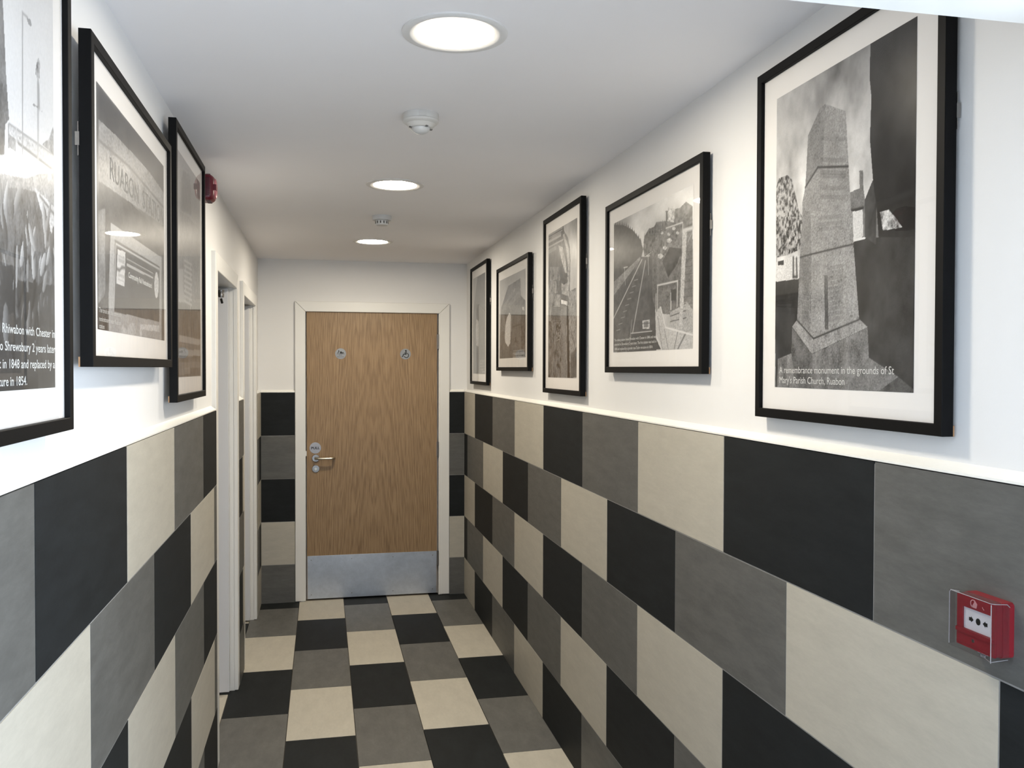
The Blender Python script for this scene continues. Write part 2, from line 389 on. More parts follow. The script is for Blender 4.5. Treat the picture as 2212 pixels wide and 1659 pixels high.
# lever handle
ZL = -0.014
lh = empty('lever_handle', (-0.049, 1.004, ZL), parent=d1)
turned('rose', [(0.0, 0.0), (0.0265, 0.0), (0.0265, 0.006), (0.0245, 0.009), (0.012, 0.009), (0, 0.009)], STEEL, lh, 40)
pts = [(0, 0, 0.006), (0, 0, 0.030)]
for i in range(1, 7):
    a = i / 6 * math.pi / 2; pts.append((0.020 * (1 - math.cos(a)), 0, 0.030 + 0.020 * math.sin(a)))
pts += [(0.05, 0, 0.050), (0.108, 0, 0.050)]
for i in range(1, 7):
    a = i / 6 * math.pi / 2; pts.append((0.108 + 0.019 * math.sin(a), 0, 0.050 - 0.019 * (1 - math.cos(a))))
pts.append((0.127, 0, 0.010))
bm = bmesh.new(); tube(bm, pts, 0.0088, 16); link('lever', bm2me(bm, 'lever', True), BRASSY, lh)
es = turned('escutcheon', [(0.0, 0.0), (0.0262, 0.0), (0.0262, 0.005), (0.0245, 0.0075), (0.017, 0.0078), (0, 0.0078)], STEEL, d1, 40); es.location = (-0.049, 0.929, ZL)
bm = bmesh.new(); lathe(bm, [(0.0085, 0.0078), (0.0085, 0.0105), (0, 0.0105)], 20); add_box(bm, (-0.0012, -0.012, 0.0078), (0.0012, 0, 0.0108))
link('key_cylinder', bm2me(bm, 'cyl'), BRASSY, es)
box('strike_plate', (-0.1262, 1.020, -0.014), (-0.111, 1.056, -0.0105), noise_mat('strike_glint', (0.8, 0.8, 0.8), 0.02, rough=0.4, metal=0.2), d1, 0.0008)  # near-white colour paints in the glint on the latch plate
# round signs
def sign(x, y, r, label, m_=None):
    o = turned('round_sign', [(0, 0.0016), (r - 0.0008, 0.0016), (r, 0.0010), (r, 0), (0, 0)], m_ or STEELP, d1, 56); o.location = (x, y, ZL)
    o['label'] = label; return o
s = sign(-0.052, 1.075, 0.0395, 'round brushed steel sign lettered PULL above the lever handle', STEELB)
text('lettering', 'PULL', 0.0235, INK, s, (0, -0.008, 0.0019), 'CENTER', 1.12, bold=0.0007)
s = sign(0.578, 1.737, 0.0382, 'round steel sign with a black wheelchair symbol')
bm = bmesh.new()
def blob(bm, pts, r):
    """flat thick stroke along a polyline"""
    for i in range(len(pts) - 1):
        a, b = Vector(pts[i]), Vector(pts[i + 1]); d = (b - a).normalized(); n = Vector((-d.y, d.x)) * r
        prism(bm, [tuple(a - n), tuple(b - n), tuple(b + n), tuple(a + n)], 0.0017, 0.0021)
    for p in pts:
        prism(bm, [(p[0] + r * math.cos(t * math.pi / 4), p[1] + r * math.sin(t * math.pi / 4)) for t in range(8)], 0.0017, 0.00212)
q = 0.0382 / 310.0
U = lambda x, y: ((x - 1010) * q, (700 - y) * q)
prism(bm, [(U(1035, 505)[0] + 0.0058 * math.cos(t * math.pi / 8), U(1035, 505)[1] + 0.0058 * math.sin(t * math.pi / 8)) for t in range(16)], 0.0017, 0.0021)
blob(bm, [U(1040, 540), U(1048, 705)], 0.0036); blob(bm, [U(950, 640), U(1040, 640)], 0.0027)
blob(bm, [U(1048, 712), U(895, 712), U(862, 830), U(820, 835)], 0.0031)
blob(bm, [U(1062 + 130 * math.sin(t), 775 - 130 * math.cos(t)) for t in [0.42 + i * (4.25 - 0.42) / 16 for i in range(17)]], 0.0025)
link('wheelchair_symbol', bm2me(bm, 'wc'), INK, s)
s = sign(0.123, 1.737, 0.0382, 'round steel sign with a baby changing symbol')
bm = bmesh.new(); q = 0.0382 / 195.0; U = lambda x, y: ((x - 1467) * q, (408 - y) * q)
disc = lambda c, r: prism(bm, [(U(*c)[0] + r * math.cos(t * math.pi / 7), U(*c)[1] + r * math.sin(t * math.pi / 7)) for t in range(14)], 0.0017, 0.0021)
disc((1550, 375), 0.0046); disc((1402, 298), 0.0034)
prism(bm, [U(1440, 400), U(1530, 400), U(1520, 350), U(1475, 315), U(1445, 350)], 0.0017, 0.0021)
blob(bm, [U(1400, 320), U(1415, 330), U(1390, 345), U(1370, 385)], 0.0022)
blob(bm, [U(1340, 412), U(1600, 412)], 0.0010)
link('changing_symbol', bm2me(bm, 'bc'), INK, s)
text('lettering', 'BABY', 0.0085, INK, s, (0, U(0, 470)[1], 0.0018), 'CENTER', 1.15)
text('lettering', 'CHANGING', 0.0085, INK, s, (0, U(0, 535)[1], 0.0018), 'CENTER', 1.05)

# side doors on the left: lining, architraves, an open white leaf, closer arm
def side_door(name, y0, y1, label, closer):
    d = empty(name, (XL - PL, 0, 0), ROT_L); tag(d, label, kind='structure')
    mitred(d, GLOSS, y0, y1, OH, AW, 0.0, 0.018)
    bm = bmesh.new()
    for a, b in (((y0 - 0.03, 0, -0.14), (y0 - 0.004, OH + 0.03, -0.0002)), ((y1 + 0.004, 0, -0.14), (y1 + 0.03, OH + 0.03, -0.0002)), ((y0 - 0.004, OH + 0.004, -0.14), (y1 + 0.004, OH + 0.03, -0.0002)),
                 ((y0 - 0.004, 0, -0.14), (y0 + 0.008, OH + 0.004, -0.075)), ((y0 - 0.004, OH - 0.008, -0.14), (y1 + 0.004, OH + 0.004, -0.075))): add_box(bm, a, b)
    link('door_lining', bm2me(bm, 'lining'), GLOSS, d)
    lfx = box('door_leaf', (y1 - 0.046, 0.012, -0.90), (y1 - 0.004, OH - 0.006, -0.022), LEAFW, d, 0.001)
    for z in (0.25, 1.0, 1.78):
        bm = bmesh.new(); lathe(bm, [(0, 0), (0.006, 0), (0.006, 0.1), (0, 0.1)], 12, Matrix.Rotation(-math.pi / 2, 4, 'X'))
        link('hinge', bm2me(bm, 'hinge'), STEEL, d, (y1 - 0.001, z, -0.145))
    if closer:
        c = empty('door_closer', (y1 - 0.09, OH - 0.05, -0.05), parent=d); c['label'] = 'steel door closer arm under the door head'
        box('closer_body', (-0.012, -0.035, -0.30), (0.030, 0.02, -0.115), STEEL, c, 0.004)
        bm = bmesh.new(); lathe(bm, [(0, -0.018), (0.012, -0.018), (0.014, -0.01), (0.014, 0.0), (0.011, 0.002), (0.011, 0.006), (0.015, 0.008), (0.015, 0.018), (0, 0.02)], 18, Matrix.Translation((0, 0.015, 0)) @ Matrix.Rotation(-math.pi / 2, 4, 'X'))
        link('pivot', bm2me(bm, 'pivot'), STEEL, c)
        bm = bmesh.new(); tube(bm, [(0, 0.02, 0), (-0.06, 0.022, -0.13), (-0.02, 0.0, -0.26)], 0.0045, 8); tube(bm, [(0, 0.005, 0), (-0.035, -0.004, -0.15)], 0.004, 8)
        tube(bm, [(0, -0.01, 0), (0.012, -0.03, 0.004)], 0.006, 8)
        link('arm', bm2me(bm, 'arm'), mat('dark_steel', (0.12, 0.12, 0.12), 0.35, 1.0), c)
    return d
side_door('door_2', A0, A1, 'first open doorway on the left with a white leaf folded inwards and a closer arm', True)
side_door('door_3', B0, B1, 'second open doorway on the left beside the end wall with a plain white leaf', False)
# plain rooms behind the side doors
bm = bmesh.new()
for a, b in (((-2.3, 3.3, 0), (-2.2, 6.5, CZ)), ((-2.2, 3.3, 0), (XL - 0.16, 3.4, CZ)), ((-2.2, 4.78, 0), (XL - 0.16, 4.86, CZ)), ((-2.2, 6.42, 0), (XL - 0.16, 6.5, CZ))): add_box(bm, a, b)
tag(link('wall_side_rooms', bm2me(bm, 'rooms'), BARE), kind='structure')

# ---------------------------------------------------------------- near doorway over the camera and the lobby behind it
hd = box('trim_7', (XL - PL, 0.76, 2.075), (XR + PL, 0.965, CZ), GLOSS, None, 0.003); tag(hd, kind='structure')
bm = bmesh.new()
for a, b in (((-1.6, -3.2, -0.01), (-1.5, 0.86, CZ)), ((2.4, -3.2, -0.01), (2.5, -2.6, CZ)), ((2.4, -0.1, -0.01), (2.5, 0.86, CZ)), ((2.4, -2.6, -0.01), (2.5, -0.1, 0.38)), ((2.4, -2.6, 2.32), (2.5, -0.1, CZ)), ((-1.5, 0.76, -0.01), (XL - 0.16, 0.86, CZ)), ((XR + 0.16, 0.76, -0.01), (2.4, 0.86, CZ)),
             ((-1.6, -3.2, -0.01), (2.5, -3.1, CZ))): add_box(bm, a, b)
tag(link('wall_lobby', bm2me(bm, 'lobby'), BARE), kind='structure')
wi = box('window_1', (2.43, -2.6, 0.38), (2.47, -0.1, 0.44), GLOSS); tag(wi, kind='structure')
for a, b in (((2.43, -2.6, 2.26), (2.47, -0.1, 2.32)), ((2.43, -2.6, 0.44), (2.47, -2.54, 2.26)), ((2.43, -0.16, 0.44), (2.47, -0.1, 2.26)), ((2.43, -1.38, 0.44), (2.47, -1.32, 2.26))):
    box('window_frame', a, b, GLOSS, wi)

# ---------------------------------------------------------------- ceiling lights and detectors
EM = bpy.data.materials.new('lit_diffuser'); EM.use_nodes = True
N, K = EM.node_tree.nodes, EM.node_tree.links; N.clear(); o_ = N.new('ShaderNodeOutputMaterial'); e_ = N.new('ShaderNodeEmission')
e_.inputs[0].default_value = (*LAMP_COL, 1); e_.inputs[1].default_value = LAMP_STRENGTH; K.new(e_.outputs[0], o_.inputs[0])
RIM = noise_mat('lamp_rim', (0.74, 0.73, 0.72), 0.01, nscale=5, rough=0.45)
def lamp(y, label):
    t = tag(empty('ceiling_light', (0.2925, y, CZ)), label, 'light', 'round recessed ceiling lights')
    turned('rim', [(0.119, 0.0), (0.1185, -0.003), (0.112, -0.0055), (0.100, -0.0050), (0.0890, -0.0030), (0.0885, 0.0)], RIM, t, 64)
    bm = bmesh.new(); lathe(bm, [(0.0885, -0.0022), (0, -0.0030)], 48); me = bm2me(bm, 'diffuser')
    link('diffuser', me, EM, t)
lamp(1.980, 'round recessed ceiling light nearest the viewer, above the first pictures')
lamp(3.660, 'round recessed ceiling light in the middle, between the two smoke detectors')
lamp(5.322, 'round recessed ceiling light nearest the oak end door')
DN = Matrix.Diagonal((1, 1, -1, 1))
t = tag(empty('smoke_detector', (0.2865, 2.632, CZ)), 'white domed heat detector between the first and second ceiling lights', 'smoke detector', 'ceiling detectors')
turned('base', [(0.053, 0.0), (0.0535, 0.004), (0.053, 0.016), (0.0515, 0.018)], PLASTIC, t, 48, DN)
turned('cover', [(0.0515, 0.018), (0.0535, 0.0195), (0.053, 0.0245), (0.0475, 0.0290), (0.0445, 0.0295), (0.0375, 0.0385), (0.0345, 0.041), (0.031, 0.0415)], PLASTIC, t, 48, DN)
turned('dome', [(0.031, 0.0415), (0.0275, 0.041), (0.0265, 0.046), (0.022, 0.052), (0.014, 0.0565), (0.006, 0.0585), (0, 0.059)], PLASTIC2, t, 36, DN)
bm = bmesh.new()
for a in (0.3, 0.3 + math.pi, 2.0, 2.0 + math.pi):
    vs = add_box(bm, (0.029, -0.004, -0.0425), (0.0362, 0.004, -0.0375)); bmesh.ops.rotate(bm, verts=vs, matrix=Matrix.Rotation(a, 3, 'Z'))
link('vents', bm2me(bm, 'v'), mat('vent_grey', (0.1, 0.1, 0.1), 0.5), t)['kind'] = 'stuff'
bm = bmesh.new(); add_box(bm, (-0.0105, -0.0545, -0.0165), (0.0105, -0.052, -0.003)); link('clip', bm2me(bm, 'clip'), PLASTIC, t)
t = tag(empty('smoke_detector', (0.288, 4.425, CZ)), 'white slotted smoke detector between the second and third ceiling lights', 'smoke detector', 'ceiling detectors')
turned('base', [(0.048, 0.0), (0.0485, 0.003), (0.048, 0.019), (0.046, 0.022), (0.034, 0.023)], PLASTIC2, t, 48, DN)
turned('cage', [(0.032, 0.023), (0.0315, 0.042), (0.028, 0.0465), (0, 0.048)], PLASTIC2, t, 40, DN)
bm = bmesh.new()
for i in range(12):
    vs = add_box(bm, (0.0300, -0.0025, -0.039), (0.0327, 0.0025, -0.027)); bmesh.ops.rotate(bm, verts=vs, matrix=Matrix.Rotation(i * math.pi / 6 + 0.26, 3, 'Z'))
link('slots', bm2me(bm, 's'), mat('slot_dark', (0.05, 0.05, 0.05), 0.5), t)

# fire alarm sounder on the left wall: turned body standing out from the wall
t = tag(empty('fire_alarm_sounder', (XL - PL, 3.30, 2.273), ROT_L), 'round dark red fire alarm sounder high on left wall behind the third picture', 'alarm')
def rrect(w, h, r, n=5, cx=0, cy_=0):
    out = []
    for sx_, sy_, a0 in ((1, 1, 0), (-1, 1, 90), (-1, -1, 180), (1, -1, 270)):
        for i in range(n + 1):
            a = math.radians(a0 + 90 * i / n); out.append((cx + sx_ * (w / 2 - r) + r * math.cos(a), cy_ + sy_ * (h / 2 - r) + r * math.sin(a)))
    return out
def loft(bm, rings):
    vs = [[bm.verts.new((x, y, z)) for x, y in pts] for pts, z in rings]
    for p, q_ in zip(vs, vs[1:]):
        for i in range(len(p)): bm.faces.new((p[i], p[(i + 1) % len(p)], q_[(i + 1) % len(p)], q_[i]))
    bm.faces.new(vs[0][::-1]); bm.faces.new(vs[-1])
bm = bmesh.new()
loft(bm, [(rrect(0.092 - 2 * d, 0.092 - 2 * d, 0.016), z) for z, d in ((0, 0.0), (0.044, 0.0), (0.050, 0.0012), (0.056, 0.004), (0.061, 0.008), (0.064, 0.012))])
o = link('body', bm2me(bm, 'body', True), REDD, t)
try: o.data.set_sharp_from_angle(angle=math.radians(50))
except Exception: pass
bm = bmesh.new()
for i in range(13):
    y = -0.030 + i * 0.005
    add_box(bm, (-0.0468, y - 0.0011, 0.036), (-0.040, y + 0.0011, 0.0505)); add_box(bm, (0.040, y - 0.0011, 0.036), (0.0468, y + 0.0011, 0.0505))
    add_box(bm, (y - 0.0011, -0.0468, 0.036), (y + 0.0011, -0.040, 0.0505)); add_box(bm, (y - 0.0011, 0.040, 0.036), (y + 0.0011, 0.0468, 0.0505))
link('louvres', bm2me(bm, 'l'), mat('louvre_dark', (0.035, 0.003, 0.008), 0.5), t)['kind'] = 'stuff'
turned('front_lens', [(0.036, 0.0635), (0.0345, 0.0665), (0.029, 0.069), (0.012, 0.0705), (0, 0.0707)], REDL, t, 40)
box('lens_notch', (-0.0375, -0.010, 0.060), (-0.012, 0.010, 0.0712), REDD, t, 0.001)

# manual call point on the right wall
XF = XR
t = tag(empty('fire_call_point', (XF, 1.155, 1.248), ROT_R), 'red break glass fire call point with white panel on grey wall tile', 'call point')
bm = bmesh.new(); prism(bm, rrect(0.083, 0.083, 0.006), 0.0, 0.019)
prism(bm, rrect(0.080, 0.080, 0.005), 0.019, 0.0285)
link('back_box', bm2me(bm, 'bb'), RED, t)
# front frame with a window opening for the white panel
bm = bmesh.new()
for a, b in (((-0.0395, 0.0215, 0.0285), (0.0395, 0.0395, 0.032)), ((-0.0395, -0.0395, 0.0285), (0.0395, -0.012, 0.032)), ((-0.0395, -0.012, 0.0285), (-0.0275, 0.0215, 0.032)), ((0.033, -0.012, 0.0285), (0.0395, 0.0215, 0.032)),
             ((-0.0395, -0.0185, 0.032), (0.0385, -0.0125, 0.0345)), ((-0.0395, -0.036, 0.032), (0.030, -0.0345, 0.0328))): add_box(bm, a, b)
link('front_plate', bm2me(bm, 'fp'), RED, t)
pn = box('press_panel', (-0.0275, -0.012, 0.0285), (0.033, 0.0215, 0.0292), noise_mat('panel_white', (0.70, 0.68, 0.69), 0.01, rough=0.4), t); pn['label'] = 'white pane printed with two black arrows and a dot'
bm = bmesh.new()
P_ = lambda pts: prism(bm, pts, 0.0293, 0.0297)
P_([(0.003 + 0.0047 * math.cos(i * math.pi / 8), 0.0045 + 0.0052 * math.sin(i * math.pi / 8)) for i in range(16)])
for s_, x_ in ((1, -0.0115), (-1, 0.0175)):
    P_([(x_ - s_ * 0.0046, 0.0072), (x_ - s_ * 0.0002, 0.0072), (x_ - s_ * 0.0002, 0.009), (x_ + s_ * 0.0048, 0.0045), (x_ - s_ * 0.0002, 0.0), (x_ - s_ * 0.0002, 0.0018), (x_ - s_ * 0.0046, 0.0018)][::s_])
link('arrows_and_dot', bm2me(bm, 'ad'), INK, pn)
bm = bmesh.new()
def arc(cx, cy_, r, a0, a1, w_, z0=0.0320, z1=0.0324, n=12):
    o = [(cx + (r + w_) * math.cos(math.radians(a0 + (a1 - a0) * i / n)), cy_ + (r + w_) * math.sin(math.radians(a0 + (a1 - a0) * i / n))) for i in range(n + 1)]
    o += [(cx + r * math.cos(math.radians(a1 - (a1 - a0) * i / n)), cy_ + r * math.sin(math.radians(a1 - (a1 - a0) * i / n))) for i in range(n + 1)]
    prism(bm, o, z0, z1)
arc(-0.0045, 0.0305, 0.0048, 60, 260, 0.0014)
prism(bm, [(-0.0085, 0.0245), (0.002, 0.0245), (0.004, 0.031), (-0.0015, 0.0365), (-0.003, 0.032), (-0.0045, 0.030)], 0.0320, 0.0324)
arc(0.019, 0.031, 0.004, 190, 260, 0.0009)
link('fire_symbol', bm2me(bm, 'fs'), ICON, t)
turned('key_hole', [(0.0028, 0.0), (0.0026, 0.0008), (0.0, 0.0008)], STEEL, t, 14).location = (-0.004, -0.0265, 0.032)
# clear hinged cover: front sheet, two cheeks, curved lower lip with a tab
bm = bmesh.new()
th = 0.0012
add_box(bm, (-0.046, -0.043, 0.0405), (0.0435, 0.043, 0.0405 + th))
add_box(bm, (-0.046, -0.041, 0.031), (-0.046 + th, 0.043, 0.0405)); add_box(bm, (0.0425, -0.044, 0.010), (0.0425 + th, 0.0405, 0.0405)); add_box(bm, (-0.046, 0.0425, 0.024), (0.0435, 0.0425 + th, 0.0405))
link('clear_cover', bm2me(bm, 'cc'), CLEAR, t)
bm = bmesh.new()
EDGE = noise_mat('clear_edge', (0.34, 0.33, 0.34), 0.02, rough=0.2)
tube(bm, [(-0.0455, -0.041, 0.041), (-0.0455, 0.040, 0.041), (-0.0435, 0.0432, 0.040), (-0.03, 0.0435, 0.036)], 0.0006, 6)
tube(bm, [(-0.0435, 0.0432, 0.041), (0.0425, 0.0428, 0.041), (0.043, 0.0415, 0.030), (0.043, 0.0405, 0.014), (0.043, 0.036, 0.009)], 0.0006, 6)
tube(bm, [(0.0433, 0.0415, 0.0415), (0.0433, -0.045, 0.0415)], 0.0007, 6)
tube(bm, [(0.0, -0.0445, 0.022)] + [(0.0432 * math.sin(a) , -0.0435 - 0.003 * math.cos(a), 0.022 + 0.018 * math.sin(a)) for a in [i * math.pi / 16 for i in range(1, 9)]] + [(0.0432, -0.042, 0.012)], 0.0006, 6)
add_box(bm, (-0.014, -0.048, 0.012), (0.006, -0.0425, 0.0155)); add_box(bm, (-0.009, -0.053, 0.012), (-0.001, -0.0495, 0.0145))
link('cover_edge_and_tab', bm2me(bm, 'ce'), EDGE, t)

